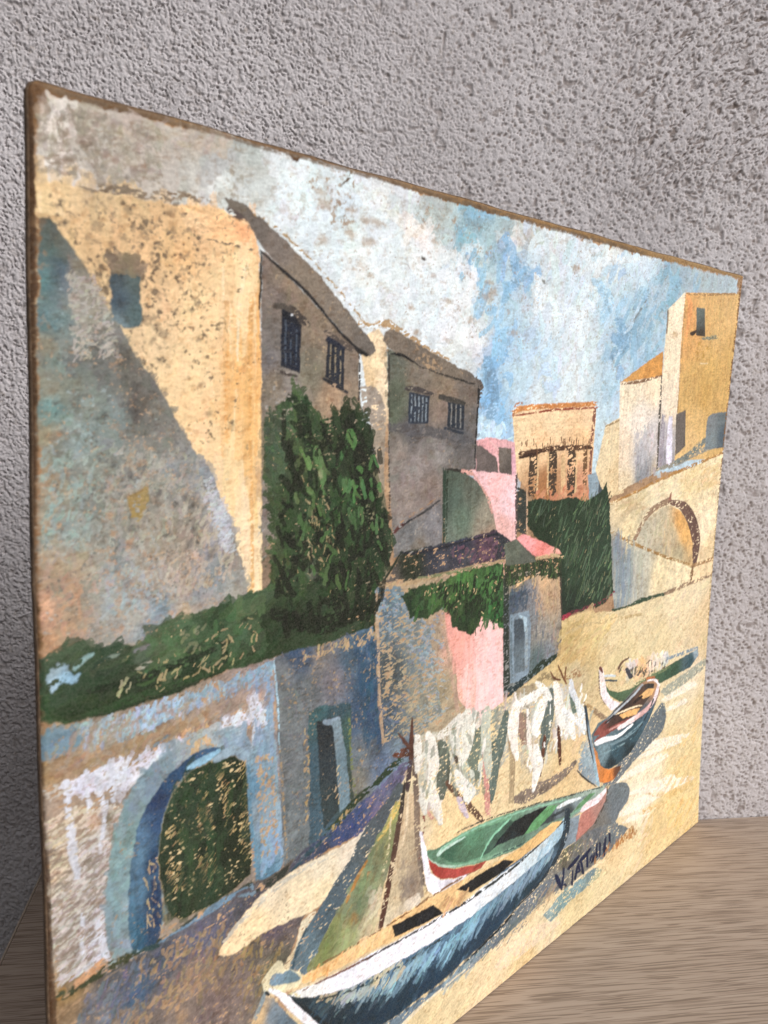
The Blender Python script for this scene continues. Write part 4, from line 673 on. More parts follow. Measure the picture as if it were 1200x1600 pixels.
F|1923 2141 1988 2160 2395 2067 2432 1561 2245 1583 2151 1595 2049 1705 2026 1868 1960 2006|1980,2064,223,162,151 2058,1987,231,170,155 2150,2094,234,166,157 2262,1978,238,187,182 2246,1819,241,202,202 2145,1777,237,182,167 2337,1666,243,206,209 2102,1660,230,185,170|r=.4,st=v,m=.05
D|1962 2128 2385 2052 2420 1578 2102 1660|2058,1987,232,169,157 2291,1940,242,200,198 2198,1765,244,206,204|n=80,L=26,W=3.5,a=90,aj=3,cj=.03,al=.6,dry=.4
S|1879 2141 1940 1978 1985 1814 2037 1643 2055 1632 2068 1638 2014 1810 1964 1976 1903 2140 1888 2148|181,154,135|c=.8,s=4
F|1468 2349 1531 2358 1591 2433 1614 2467 1883 2471 2145 2480 2299 2489 2430 2420 2405 2336 2132 2334 1847 2332 1556 2335|1547,2356,93,86,82 1666,2443,46,53,42 1668,2395,43,52,37 1839,2450,48,53,65 1889,2379,70,71,80 2026,2436,54,58,75 2198,2456,75,59,74 2229,2396,84,61,76 2359,2412,56,61,69 2080,2369,76,77,86|r=.6,c=.9,k=.14,m=.14
D|1931 2439 2329 2454 2391 2360 2032 2360|109,81,96|n=40,L=4,W=2,a=30,aj=30,al=.7
S|1602 2462 1753 2442 2174 2461 2309 2462 2315 2469 2303 2476 2170 2470 1748 2457 1602 2469 1598 2466|33,37,49|c=.85,s=4
S|1511 2359 1567 2406 1613 2465 1611 2469 1607 2469 1553 2414 1502 2365 1504 2360|29,42,31|s=4
S|1490 2327 1719 2312 1943 2319 2371 2319 2379 2328 2363 2337 1935 2337 1712 2333 1486 2347 1477 2338|179,155,122|c=.72,r=.5,s=4
S|1738 2328 1942 2317 2237 2321 2242 2327 2232 2333 1937 2333 1735 2339 1730 2334|128,134,100|c=.6,s=4
F|1612 2276 1717 2296 1895 2290 1941 2307 2123 2323 2374 2314 2406 2065 2403 1967 2346 2001 2257 2050 2213 2070 2175 2033 2137 1996 2065 2016 1994 2067 1972 2120 1921 2172 1876 2158 1804 2141 1733 2149 1681 2161 1662 2211|1678,2222,35,56,36 1854,2222,52,76,44 2036,2299,66,96,53 2239,2269,60,92,52 2099,2104,34,50,31 2303,2132,48,72,42 2338,2028,49,90,48|r=1.0,k=.12,m=.14
D|1675 2280 1941 2298 2370 2299 2389 2002 2130 2019 1950 2161 1724 2165|1721,2215,49,77,46 1899,2229,72,105,59 2039,2268,76,113,62 2295,2229,73,114,65 2125,2099,41,62,36 2337,2045,56,101,57|n=190,L=6,W=2,a=70,aj=25,cj=.18,al=.85,dry=.6
D|1675 2280 2371 2282 2389 2002 1950 2161|28,41,25|n=70,L=5,W=1.8,a=70,aj=25,al=.85,dry=.5
D|1718 2273 2371 2282 2389 2002 1950 2161|190,167,130|n=40,L=1.6,W=.8,a=90,aj=40,al=.8,dry=.3
F|2381 2232 2457 2254 2905 2215 2947 1952 2979 1684 2805 1680 2508 1617 2427 1630|2491,2183,140,128,105 2526,2111,99,108,120 2471,2087,74,84,93 2643,2109,123,124,129 2760,2159,199,168,134 2834,2043,181,154,124 2784,1911,155,148,137 2921,1813,139,132,121 2862,1753,125,133,141 2684,1999,125,128,131 2737,1744,93,109,111|r=.4,m=.12,st=v
S|2482 2170 2587 2197 2698 2200 2706 2210 2689 2220 2563 2224 2468 2181 2469 2174|221,184,143|c=.75,s=4
D|2635 2195 2910 2172 2955 1733 2737 1744|2763,2124,199,169,137 2759,1845,113,119,126 2907,1959,177,156,134|n=130,L=5,W=1.5,a=90,aj=20,cj=.1,al=.7,dry=.7
D|2434 2192 2610 2148 2602 2048 2446 2058|73,87,102|n=60,L=4,W=2,a=60,aj=40,cj=.12,al=.7,dry=.5
S|2380 2265 2394 2051 2415 1848 2436 1624 2463 1605 2488 1612 2466 1837 2444 2042 2420 2259 2400 2272|45,55,49|c=.83,st=v,s=4
S|2906 2190 2943 1989 2957 1697 2972 1686 2987 1690 2956 1986 2924 2188 2914 2193|83,70,64|c=.6,s=4
F|2453 2040 2627 2030 2652 1953 2659 1796 2655 1699 2616 1660 2487 1670|128,144,157|r=.35
F|2495 2006 2589 1996 2612 1709 2518 1714|2540,1957,73,84,93 2565,1782,103,116,124|r=.3,st=v
S|2541 2010 2573 1988 2590 1930 2601 1924 2611 1927 2606 1989 2552 2017 2539 2018|164,185,197|s=4
S|2463 2032 2467 1904 2495 1695 2503 1690 2510 1692 2484 1901 2478 2029 2470 2034|106,124,134|c=.8,s=4
S|2602 1928 2617 1736 2629 1728 2639 1731 2623 1924 2612 1931|156,170,178|c=.75,s=4
S|2500 1601 2683 1623 2818 1673 2983 1709 2985 1725 2955 1737 2763 1721 2623 1679 2457 1647 2455 1620|2507,1624,35,54,59 2803,1694,41,56,45|c=.86,r=.5,s=4
F|2385 2313 2626 2287 2911 2284 2930 2169 2821 2167 2706 2208 2574 2214 2463 2187 2396 2188|48,59,41|r=1.0,c=.85,k=.12,m=.15
D|2385 2313 2911 2277 2923 2170 2405 2206|69,86,54|n=60,L=4,W=1.5,a=90,aj=25,cj=.2,al=.8
F|2376 2410 2474 2425 2570 2381 2671 2315 2662 2282 2397 2298|2446,2370,98,104,92 2594,2311,94,98,89|r=.4
F|2474 2425 2540 2444 2705 2389 2880 2323 2910 2292 2757 2304 2672 2301 2584 2353|2555,2406,237,163,163 2741,2340,235,147,140 2870,2304,229,170,155|r=.4,st=h
S|2675 2293 2809 2287 2924 2268 2936 2273 2925 2283 2805 2308 2669 2309 2661 2302|199,177,140|c=.75,s=4
F|-6 2344 58 2350 126 2351 177 2332 239 2328 296 2325 342 2306 381 2316 391 2344 445 2367 523 2385 555 2369 602 2390 648 2386 699 2359 721 2385 743 2410 784 2410 825 2401 895 2392 1039 2344 1281 2303 1304 2165 1162 2146 993 2171 837 2149 677 2152 541 2128 371 2114 202 2115 73 2123 12 2156 -2 2234|17,2309,56,75,54 77,2315,70,87,66 53,2169,56,80,50 161,2266,42,62,44 295,2278,61,79,58 366,2306,72,86,71 440,2346,72,91,64 516,2353,81,104,72 248,2182,37,55,31 414,2185,36,53,33 621,2345,46,72,46 790,2362,72,92,67 677,2241,32,48,29 881,2273,36,53,31 541,2201,37,55,33 136,2126,42,61,36|r=1.2,c=.98,k=.12,m=.12,st=r
D|-6 2344 58 2350 126 2351 177 2332 239 2328 296 2325 342 2306 381 2316 391 2344 445 2367 523 2385 555 2369 602 2390 648 2386 699 2359 721 2385 743 2410 784 2410 825 2401 895 2392 1039 2344 1281 2303 1304 2165 1162 2146 993 2171 837 2149 677 2152 541 2128 371 2114 202 2115 73 2123 12 2156 -2 2234|17,2309,56,75,54 77,2315,70,87,66 53,2169,56,80,50 161,2266,42,62,44 295,2278,61,79,58 366,2306,72,86,71 440,2346,72,91,64 516,2353,81,104,72 248,2182,37,55,31 414,2185,36,53,33 621,2345,46,72,46 790,2362,72,92,67 677,2241,32,48,29 881,2273,36,53,31 541,2201,37,55,33 136,2126,42,61,36|n=330,L=14,W=4,a=22,aj=14,cj=.13,al=.8,dry=.45
D|391 2355 819 2392 1140 2301 822 2162 365 2197|440,2335,76,100,68 621,2368,58,85,56 790,2373,80,101,71 976,2255,35,51,31|n=120,L=7,W=3.5,a=60,aj=40,cj=.15,al=.8
S|138 2125 297 2125 545 2143 826 2166 830 2175 818 2184 537 2167 289 2152 135 2136 132 2130|48,72,43|c=.8,s=4
S|162 2194 346 2187 626 2230 631 2242 617 2252 336 2218 157 2213 152 2204|30,46,28|c=.85,s=4
D|294 2214 541 2292 820 2332 822 2187 413 2141|157,145,110|n=55,L=2.6,W=.8,a=60,aj=35,cj=.08,al=.9,dry=.4
D|490 2325 594 2339 568 2241 490 2280|142,142,113|n=12,L=3,W=1.5,a=40,aj=30,al=.5
F|28 2304 67 2312 97 2280 118 2271 113 2240 68 2247 34 2227 23 2242|46,2292,147,164,172 76,2265,149,186,210 35,2245,167,191,206|r=1.2,c=.85,s=3
S|112 2283 145 2304 175 2316 176 2322 170 2326 135 2319 104 2293 105 2286|135,164,164|c=.65,s=4
S|218 2290 263 2297 265 2303 259 2307 214 2300 212 2294|132,152,142|c=.5,s=4
S|333 2230 381 2242 383 2250 374 2256 326 2246 324 2236|168,168,154|c=.55,s=4
S|321 2292 374 2297 378 2305 368 2313 317 2304 314 2298|119,120,122|c=.6,s=4
D|226 2209 306 2211 294 2171 225 2171|164,160,128|n=9,L=2.6,W=1.0,a=60,aj=30,al=.85
F|-12 2150 72 2119 202 2113 371 2112 541 2125 677 2147 837 2147 920 2153 951 1700 968 1297 761 1200 372 1208 22 1205 2 1368 -7 1797|2,2143,165,132,99 51,2088,159,146,127 178,2051,153,142,129 541,2063,155,140,125 823,2113,153,138,133 28,1992,157,131,94 110,1945,159,136,114 290,1931,146,128,109 540,1947,147,121,107 34,1866,162,144,129 84,1763,152,139,127 170,1731,149,137,127 56,1560,159,145,128 164,1512,148,138,128 71,1378,147,136,125 159,1336,146,135,125 45,1259,158,137,108 536,1593,137,123,105 887,1720,141,141,147 854,1982,159,138,121|r=.6,m=.1,c=.98
F|-5 2104 114 2095 371 2089 622 2108 899 2126 903 2090 649 2054 370 2030 134 2033 -4 2033|30,2074,108,131,143 92,2076,128,148,159 412,2052,145,172,194 201,2066,142,155,164 677,2088,139,158,172 853,2106,125,146,162|r=1.2,c=.5,k=.15
D|-5 2104 371 2096 915 2130 899 2083 622 2054 370 2018 8 2019|30,2074,109,133,146 201,2066,156,171,180 412,2052,167,191,210 677,2088,140,163,181|n=360,L=3.8,W=1.4,a=75,aj=25,cj=.12,al=.75,dry=.6
D|3 2102 72 2098 134 2043 9 2039|113,138,151|n=40,L=7,W=3,a=15,aj=15,al=.6
S|29 1981 73 1972 142 1986 145 1993 137 2000 64 2003 26 1996 22 1988|83,118,139|c=.9,s=4
S|368 1944 446 1973 447 1982 437 1987 356 1964 355 1951|119,140,153|c=.6,s=4
D|-12 2025 291 1997 622 2019 621 1983 290 1953 -5 1972|158,134,106|n=90,L=7,W=2,a=22,aj=10,al=.6
D|362 1965 621 1995 621 1948 386 1924|193,162,127|n=26,L=2.5,W=1.4,a=60,aj=30,al=.85,dry=.3
F|-1 1928 36 1938 131 1934 154 1946 337 1934 540 1959 764 1981 824 1960 779 1928 540 1912 385 1890 287 1821 252 1800 219 1866 153 1906 66 1896 14 1883|25,1910,191,184,175 197,1917,195,193,200 411,1916,191,192,204 764,1957,198,203,215|r=.9,c=.72,k=.14
D|68 1948 266 1939 540 1947 824 1978 824 1928 540 1901 288 1843 66 1896|210,212,224|n=110,L=6,W=2.4,a=25,aj=20,cj=.05,al=.8,dry=.5
S|67 1864 71 1723 91 1608 101 1598 110 1603 102 1715 84 1860 75 1869|201,203,214|c=.68,al=.85,r=.6,s=4
S|139 1946 144 1816 150 1809 156 1812 151 1943 145 1949|201,203,214|c=.68,al=.85,r=.6,s=4
S|164 1947 187 1811 196 1803 203 1808 187 1944 174 1955|201,203,214|c=.68,al=.85,r=.6,s=4
S|217 1953 225 1820 231 1813 238 1816 242 1947 230 1959|201,203,214|c=.68,al=.85,r=.6,s=4
S|198 1820 174 1664 179 1657 186 1658 214 1812 207 1822|201,203,214|c=.68,al=.85,r=.6,s=4
S|158 1413 180 1288 194 1275 204 1283 173 1410 164 1418|201,203,214|c=.68,al=.85,r=.6,s=4
S|107 1450 104 1362 110 1355 116 1356 127 1440 118 1452|201,203,214|c=.68,al=.85,r=.6,s=4
D|6 1834 107 1840 275 1781 218 1646 193 1319 156 1269 35 1264|42,1779,199,187,167 38,1674,209,194,170 168,1666,195,189,188 98,1541,191,185,180 71,1378,186,180,174 182,1347,200,201,212|n=1100,L=3.8,W=1.0,a=18,aj=14,cj=.08,al=.8,dry=.65
D|6 1834 275 1781 193 1319 35 1264|42,1779,147,127,109 98,1541,137,124,113|n=240,L=4.0,W=1.2,a=18,aj=14,cj=.08,al=.6,dry=.6
B|21.2|175.9|1.8|3.0|101,95,77|0.7|
B|16.2|176.8|1.7|3.6|178,135,93|0.5|
F|204 1300 195 1409 201 1530 213 1615 230 1679 253 1755 287 1814 324 1858 368 1891 441 1919 540 1947 635 1944 712 1932 770 1901 797 1848 803 1784 776 1780 649 1844 539 1830 439 1758 401 1644 390 1461 400 1315 388 1244 283 1229|216,1308,128,140,143 230,1393,124,147,155 245,1500,139,164,171 247,1612,125,150,153 286,1754,126,145,147 360,1864,121,142,154 436,1897,132,149,156 540,1924,154,154,148 649,1916,130,149,159 735,1903,148,163,174 779,1841,136,155,171|r=.5,m=.09
D|204 1300 195 1409 201 1530 213 1615 230 1679 253 1755 287 1814 324 1858 368 1891 441 1919 540 1947 635 1944 712 1932 770 1901 797 1848 803 1784 776 1780 649 1844 539 1830 439 1758 401 1644 390 1461 400 1315 388 1244 283 1229|230,1393,135,159,167 247,1612,123,148,152 360,1864,121,140,152 594,1908,154,164,164 749,1887,137,159,178|n=170,L=9,W=3,a=80,aj=35,cj=.08,al=.6,dry=.5
D|513 1932 635 1925 635 1884 540 1889|194,166,127|n=16,L=3,W=1.4,a=90,aj=20,al=.8
F|657 1875 588 1886 521 1876 461 1846 417 1818 379 1779 351 1749 323 1696 308 1645 291 1571 282 1495 276 1418 279 1347 291 1262 347 1244 393 1248 408 1335 402 1432 397 1568 404 1643 420 1695 452 1765 486 1800 526 1820 635 1848|345,1665,82,110,135 318,1583,85,115,137 315,1447,81,113,136 312,1308,53,94,117 382,1674,45,71,105 396,1761,39,56,87 447,1813,46,75,105 513,1850,45,75,107 380,1559,34,61,91 382,1417,37,60,90 374,1303,45,69,99 621,1871,59,89,119|r=.45,st=v,m=.1,s=2
D|343 1574 405 1549 404 1289 349 1314|174,155,126|n=34,L=2.8,W=.8,a=110,aj=20,al=.85,dry=.3
S|363 1542 373 1326 385 1313 396 1317 385 1534 374 1546|34,51,84|c=.7,al=.7,s=4
S|283 1460 279 1300 294 1281 309 1287 300 1454 291 1464|81,119,142|c=.7,al=.7,s=4
F|726 1818 773 1781 782 1678 797 1495 802 1377 793 1327 708 1296 624 1284 532 1283 486 1285 446 1310 422 1371 403 1467 397 1540 406 1642 423 1694 444 1745 486 1789 539 1823 629 1833|185,166,129|r=.4,m=.08
F|726 1818 773 1781 782 1678 797 1495 802 1377 793 1327 708 1296 624 1284 532 1283 486 1285 446 1310 422 1371 403 1467 397 1540 406 1642 423 1694 444 1745 486 1789 539 1823 629 1833|485,1707,34,52,36 533,1352,28,41,24 764,1507,26,38,21 431,1562,33,48,31|r=.5,c=.97,k=.08,m=.12
D|554 1742 606 1725 622 1561 563 1583|177,153,110|n=42,L=2.4,W=.5,a=38,aj=12,cj=.12,al=.8,dry=.5
D|526 1597 661 1546 678 1539 536 1593|177,153,110|n=36,L=2.4,W=.5,a=38,aj=12,cj=.12,al=.8,dry=.5
D|665 1741 706 1728 722 1523 675 1541|177,153,110|n=36,L=2.4,W=.5,a=38,aj=12,cj=.12,al=.8,dry=.5
D|738 1792 788 1776 806 1389 748 1412|177,153,110|n=66,L=2.4,W=.5,a=38,aj=12,cj=.12,al=.8,dry=.5
D|425 1541 487 1516 501 1390 433 1419|177,153,110|n=42,L=2.4,W=.5,a=38,aj=12,cj=.12,al=.8,dry=.5
D|552 1514 632 1483 648 1352 561 1389|177,153,110|n=42,L=2.4,W=.5,a=38,aj=12,cj=.12,al=.8,dry=.5
D|637 1799 677 1786 694 1707 648 1723|177,153,110|n=12,L=2.4,W=.5,a=38,aj=12,cj=.12,al=.8,dry=.5
D|427 1657 484 1636 498 1559 436 1584|177,153,110|n=18,L=2.4,W=.5,a=38,aj=12,cj=.12,al=.8,dry=.5
D|726 1818 773 1781 782 1678 797 1495 802 1377 793 1327 708 1296 624 1284 532 1283 486 1285 446 1310 422 1371 403 1467 397 1540 406 1642 423 1694 444 1745 486 1789 539 1823 629 1833|173,149,107|n=40,L=1.5,W=.6,a=40,aj=30,al=.85,dry=.3
D|726 1818 773 1781 782 1678 797 1495 802 1377 793 1327 708 1296 624 1284 532 1283 486 1285 446 1310 422 1371 403 1467 397 1540 406 1642 423 1694 444 1745 486 1789 539 1823 629 1833|46,66,45|n=60,L=14,W=4,a=80,aj=12,cj=.2,al=.5
S|524 1829 587 1832 658 1855 660 1862 651 1868 572 1859 517 1843 515 1835|143,182,205|s=4
S|644 1819 685 1823 728 1826 779 1798 788 1799 786 1808 730 1857 669 1857 631 1841 629 1828|146,166,180|s=4
S|407 1382 426 1288 474 1234 479 1233 479 1237 435 1289 411 1381 409 1384|139,131,105|c=.6,s=4
S|402 1232 480 1214 540 1238 711 1248 805 1278 806 1290 792 1298 692 1282 522 1270 462 1252 395 1255 389 1245|56,62,53|c=.85,r=.5,s=4
S|399 1225 455 1227 538 1235 632 1252 708 1260 781 1269 783 1277 773 1284 696 1286 615 1282 524 1259 445 1249 391 1241 390 1232|112,138,159|c=.95,s=4
F|776 1765 800 1847 818 1967 835 2037 808 2068 878 2088 897 1996 911 1866 925 1708 938 1547 965 1339 945 1285 864 1271 824 1298 806 1491 788 1676|854,2032,128,151,175 854,1957,140,152,164 824,1915,193,199,211 862,1779,125,152,166 902,1818,132,149,162 809,1669,100,136,159 840,1556,132,148,159 903,1612,124,145,159 887,1461,139,157,172 935,1443,137,155,171 871,1310,96,131,152 818,1410,102,135,154|r=.5,m=.1,st=v
D|808 2043 900 2071 952 1357 855 1317|854,2032,138,158,181 825,1613,114,145,165 903,1586,142,158,170 935,1390,140,170,198|n=170,L=8,W=2,a=85,aj=12,cj=.08,al=.6,dry=.6
D|825 1790 902 1766 935 1364 849 1371|179,152,122|n=100,L=2,W=1.3,a=60,aj=40,cj=.08,al=.75,dry=.4
D|779 2026 854 2020 861 1905 794 1949|202,206,216|n=45,L=4,W=2,a=50,aj=40,al=.8,dry=.4
B|84.8|202.1|1.8|2.9|181,135,93|0.7|
B|78.2|200.6|1.5|1.6|158,132,106|0.6|
S|780 1753 788 1549 819 1304 831 1293 841 1297 806 1543 796 1749 788 1757|99,135,156|c=.85,s=4
S|835 1287 880 1257 946 1277 946 1289 931 1298 867 1287 837 1299 829 1297|96,132,155|c=.9,s=4
S|767 2085 831 2103 894 2129 895 2137 885 2142 815 2124 759 2096 759 2089|142,172,193|c=.6,s=4
F|908 2149 1010 2162 1162 2146 1304 2160 1452 2170 1488 1818 1518 1637 1705 1612 1754 1476 1380 1386 1157 1310 1001 1251 965 1272 938 1704|947,2085,112,116,119 1010,2147,61,80,105 1060,2110,70,85,105 1146,2092,118,114,112 1218,1996,120,116,122 981,1949,111,117,118 1080,1976,110,115,118 1308,2056,74,94,111 1401,2091,85,111,133 1426,1919,53,80,104 1372,1792,65,85,107 1494,1644,82,92,103 967,1695,113,118,121 1034,1540,104,111,114 1018,1358,108,115,118 1376,1622,106,115,122 1537,1543,100,116,141 1620,1577,112,127,139 1359,1514,122,120,112|r=.4,m=.1
D|908 2149 1010 2162 1162 2146 1304 2160 1452 2170 1488 1818 1518 1637 1705 1612 1754 1476 1380 1386 1157 1310 1001 1251 965 1272 938 1704|947,2085,112,116,119 1010,2147,61,80,105 1060,2110,70,85,105 1146,2092,118,114,112 1218,1996,120,116,122 981,1949,111,117,118 1080,1976,110,115,118 1308,2056,74,94,111 1401,2091,85,111,133 1426,1919,53,80,104 1372,1792,65,85,107 1494,1644,82,92,103 967,1695,113,118,121 1034,1540,104,111,114 1018,1358,108,115,118 1376,1622,106,115,122 1537,1543,100,116,141 1620,1577,112,127,139 1359,1514,122,120,112|n=500,L=3.4,W=1.3,a=-35,aj=25,cj=.09,al=.65,dry=.6
K|908 2149 1010 2162 1162 2146 1304 2160 1452 2170 1488 1818 1518 1637 1705 1612 1754 1476 1380 1386 1157 1310 1001 1251 965 1272 938 1704|182,156,118|d=.05,s=.9,al=.7,seed=140
K|908 2149 1010 2162 1162 2146 1304 2160 1452 2170 1488 1818 1518 1637 1705 1612 1754 1476 1380 1386 1157 1310 1001 1251 965 1272 938 1704|57,65,69|d=.1,s=.9,al=.5,seed=142
D|1346 2130 1461 2148 1518 1637 1414 1668|52,79,104|n=90,L=6,W=3,a=88,aj=15,cj=.12,al=.6,dry=.5
D|1043 2153 1476 2159 1478 2103 1044 2109|177,154,122|n=70,L=2.5,W=1.3,a=60,aj=40,al=.75,dry=.4
D|1065 1823 1103 1812 1121 1373 1079 1416|178,153,111|n=45,L=2.4,W=1.2,a=60,aj=30,al=.7,dry=.4
S|1456 2315 1470 2105 1487 1875 1519 1636 1527 1630 1534 1633 1503 1872 1486 2102 1467 2313 1461 2317|182,160,138|c=.65,s=4
S|1435 2304 1447 2151 1453 2147 1458 2149 1442 2303 1438 2306|35,47,31|s=4
S|902 2145 918 2016 925 1913 938 1781 941 1779 943 1780 934 1911 927 2014 908 2144 905 2146|167,197,214|c=.8,s=4
S|935 1782 951 1569 974 1321 978 1317 982 1318 964 1565 946 1779 940 1784|161,141,114|c=.5,s=4
F|1088 1890 1150 1898 1320 1867 1330 1776 1322 1638 1344 1490 1353 1407 1175 1319 1094 1329 1098 1653 1083 1791|1115,1888,64,95,99 1258,1864,57,79,88 1119,1646,66,89,101 1121,1401,67,90,103 1308,1754,64,89,84 1332,1494,62,74,65|r=.5,st=v,m=.09
F|1130 1836 1186 1837 1258 1828 1266 1426 1175 1364 1155 1526|1152,1771,38,45,50 1192,1486,49,62,65 1244,1607,49,59,65|r=.4,st=v
S|1177 1812 1220 1801 1257 1810 1260 1820 1246 1829 1210 1830 1174 1835 1164 1826|133,149,163|s=4
F|1215 1813 1262 1816 1287 1705 1303 1636 1321 1512 1334 1420 1266 1409 1249 1578 1231 1721|1241,1773,127,144,154 1282,1595,105,125,135 1303,1447,111,132,143|r=.35,st=v,m=.09
D|1244 1607 1270 1599 1266 1432 1242 1496|185,168,138|n=10,L=2.5,W=.9,a=60,aj=20,al=.8,dry=.3
S|1306 1796 1322 1638 1353 1458 1361 1452 1367 1454 1337 1634 1323 1792 1314 1799|121,130,82|c=.5,s=4
F|5 1218 110 1225 178 1240 298 1245 390 1238 531 1249 623 1255 732 1278 871 1279 1008 1302 1230 1247 1052 1015 948 816 815 642 803 154 -31 494|63,1160,139,116,90 152,1135,108,107,111 223,1166,88,90,96 345,1174,87,88,93 396,1172,82,88,98 530,1181,105,104,114 586,1204,95,94,110 643,1215,91,90,98 527,1033,124,108,103 612,1065,121,108,95 470,963,132,117,107 637,899,124,107,103 821,1015,107,98,89 885,1065,95,84,96 757,888,127,112,107 365,971,121,110,105 219,1028,131,118,107 823,1173,85,82,91 919,1290,92,86,79 883,877,105,102,85 66,1226,151,124,83 515,608,137,120,105|r=.6,m=.1,c=.98
D|108 1181 398 1220 643 1228 823 1251 951 1223 822 1120 611 1015 266 1002 83 1104|152,1135,109,115,125 270,1141,97,108,127 422,1160,83,88,103 585,1179,92,94,116 823,1173,75,74,86 527,1033,144,120,97|n=420,L=3.6,W=1.4,a=65,aj=22,cj=.13,al=.75,dry=.6
D|321 1210 643 1203 885 1065 984 1019 816 695 266 1002|472,1036,163,138,106 820,962,153,131,88 607,838,108,95,96 669,1037,151,128,97|n=230,L=3.6,W=1.5,a=65,aj=25,cj=.1,al=.65,dry=.6
D|270 1141 370 1138 368 1066 280 1065|71,94,117|n=26,L=4,W=2,a=60,aj=25,al=.7
B|48.0|91.3|2.4|3.2|166,136,106|0.55|
S|18 1217 81 1213 186 1222 280 1225 338 1234 339 1241 332 1248 267 1256 171 1257 72 1236 13 1230 12 1223|64,69,46|c=.75,r=.8,s=4
S|295 1245 350 1228 393 1223 397 1232 387 1242 344 1251 291 1263 286 1256|48,73,75|c=.85,s=4
S|93 1228 167 1249 194 1252 199 1262 188 1274 146 1288 83 1245 83 1234|205,160,123|c=.75,r=.8,s=4
S|32 1215 52 1238 49 1252 37 1257 13 1238 17 1221|165,128,77|c=.5,s=4
S|20 1229 47 1229 49 1237 42 1245 13 1248 10 1239|75,85,59|c=.5,s=4
S|828 1245 915 1228 991 1269 990 1279 979 1285 890 1270 819 1268 814 1257|55,59,53|c=.6,s=4
S|788 1279 803 1255 737 1267 733 1263 739 1257 818 1232 809 1276 796 1286|120,142,158|c=.6,s=4
F|1674 1507 1719 1469 1713 1361 1635 1332 1544 1275 1363 1259 1212 1269 1070 1256 985 1258 1028 1305 1157 1337 1304 1376 1459 1423|1666,1458,94,92,113 1541,1395,89,92,116 1420,1349,61,75,107 1304,1333,65,76,111 1157,1318,58,69,94 1052,1290,78,80,94 1502,1305,124,107,135|r=.6,c=.95,m=.13
D|1665 1504 1712 1382 1421 1290 1087 1263 1018 1277 1380 1386|1541,1395,108,105,132 1324,1326,55,73,116 1122,1304,57,69,88|n=110,L=4,W=1.8,a=60,aj=18,cj=.13,al=.7,dry=.6
S|996 1242 1060 1268 1145 1303 1214 1321 1215 1326 1208 1329 1134 1318 1045 1285 987 1252 988 1245|50,76,88|c=.85,s=4
S|1192 1335 1279 1356 1375 1407 1511 1454 1657 1509 1654 1527 1629 1537 1485 1482 1346 1436 1254 1383 1179 1351 1180 1341|42,60,41|c=.75,r=.5,s=4
D|1193 1346 1360 1442 1380 1406 1230 1332|178,153,109|n=14,L=2.2,W=1,a=50,aj=20,al=.7
F|1617 1369 1731 1483 2185 1540 2509 1606 2805 1680 2969 1723 2957 1914 3146 1924 3560 1862 4249 1849 4985 1870 5427 1905 5743 -266 5021 -41 2019 -108 636 -140 493 -29 911 532 1051 848 1306 1131|1719,1149,212,197,168 1549,910,214,193,158 2003,1043,225,200,157 2100,1139,229,204,159 2424,1095,222,201,162 2775,1233,214,197,162 2992,1762,204,181,133 3123,1809,209,186,140 3276,1703,201,176,127 3150,1541,195,179,146 3497,1736,219,201,163 3905,1740,220,203,167 4354,1788,223,207,174 4755,1813,221,205,174 4900,1603,218,195,158 4198,1556,216,198,160 3758,1563,217,200,159 4932,1409,214,192,154 4559,1027,222,208,174 4750,1166,227,212,185 4900,843,216,196,155 4487,770,221,201,158 4831,477,218,196,149 4205,673,230,216,189 4035,507,236,224,200 4523,386,223,200,149 4750,165,222,198,149 4238,255,217,191,142 3880,168,220,200,160 3548,131,220,202,163 3239,179,209,190,148 3244,56,221,202,160 2891,136,223,205,171 2699,36,224,198,151 2571,247,231,210,178 2340,141,226,203,166 2122,77,222,202,163 3703,280,213,188,147 3338,1025,217,191,151 3057,958,217,191,147 1729,189,216,196,156 1145,-78,213,194,155|r=.5,m=.06,st=r
D|1617 1369 1731 1483 2185 1540 2509 1606 2805 1680 2969 1723 2957 1914 3146 1924 3560 1862 4249 1849 4985 1870 5427 1905 5743 -266 5021 -41 2019 -108 636 -140 493 -29 911 532 1051 848 1306 1131|1719,1149,212,197,168 1549,910,214,193,158 2003,1043,225,200,157 2100,1139,229,204,159 2424,1095,222,201,162 2775,1233,214,197,162 2992,1762,204,181,133 3123,1809,209,186,140 3276,1703,201,176,127 3150,1541,195,179,146 3497,1736,219,201,163 3905,1740,220,203,167 4354,1788,223,207,174 4755,1813,221,205,174 4900,1603,218,195,158 4198,1556,216,198,160 3758,1563,217,200,159 4932,1409,214,192,154 4559,1027,222,208,174 4750,1166,227,212,185 4900,843,216,196,155 4487,770,221,201,158 4831,477,218,196,149 4205,673,230,216,189 4035,507,236,224,200 4523,386,223,200,149 4750,165,222,198,149 4238,255,217,191,142 3880,168,220,200,160 3548,131,220,202,163 3239,179,209,190,148 3244,56,221,202,160 2891,136,223,205,171 2699,36,224,198,151 2571,247,231,210,178 2340,141,226,203,166 2122,77,222,202,163 3703,280,213,188,147 3338,1025,217,191,151 3057,958,217,191,147 1729,189,216,196,156 1145,-78,213,194,155|n=800,L=14,W=4,a=22,aj=12,cj=.05,al=.6,dry=.5
F|4072 -88 5000 77 5012 -77 2018 -143 1918 -51 2457 -65 2963 -54|4546,96,218,191,143 3715,61,212,191,150 2894,19,202,179,134 2341,33,207,184,137|r=.8,c=.5,k=.2
K|4070 -42 4998 102 5012 -77 2018 -143 1968 -45 2963 -54|157,128,82|d=.12,s=1.8,al=.5,seed=150
K|3925 761 5003 913 5008 -26 3891 -57|190,153,96|d=.1,s=1.6,al=.5,seed=152
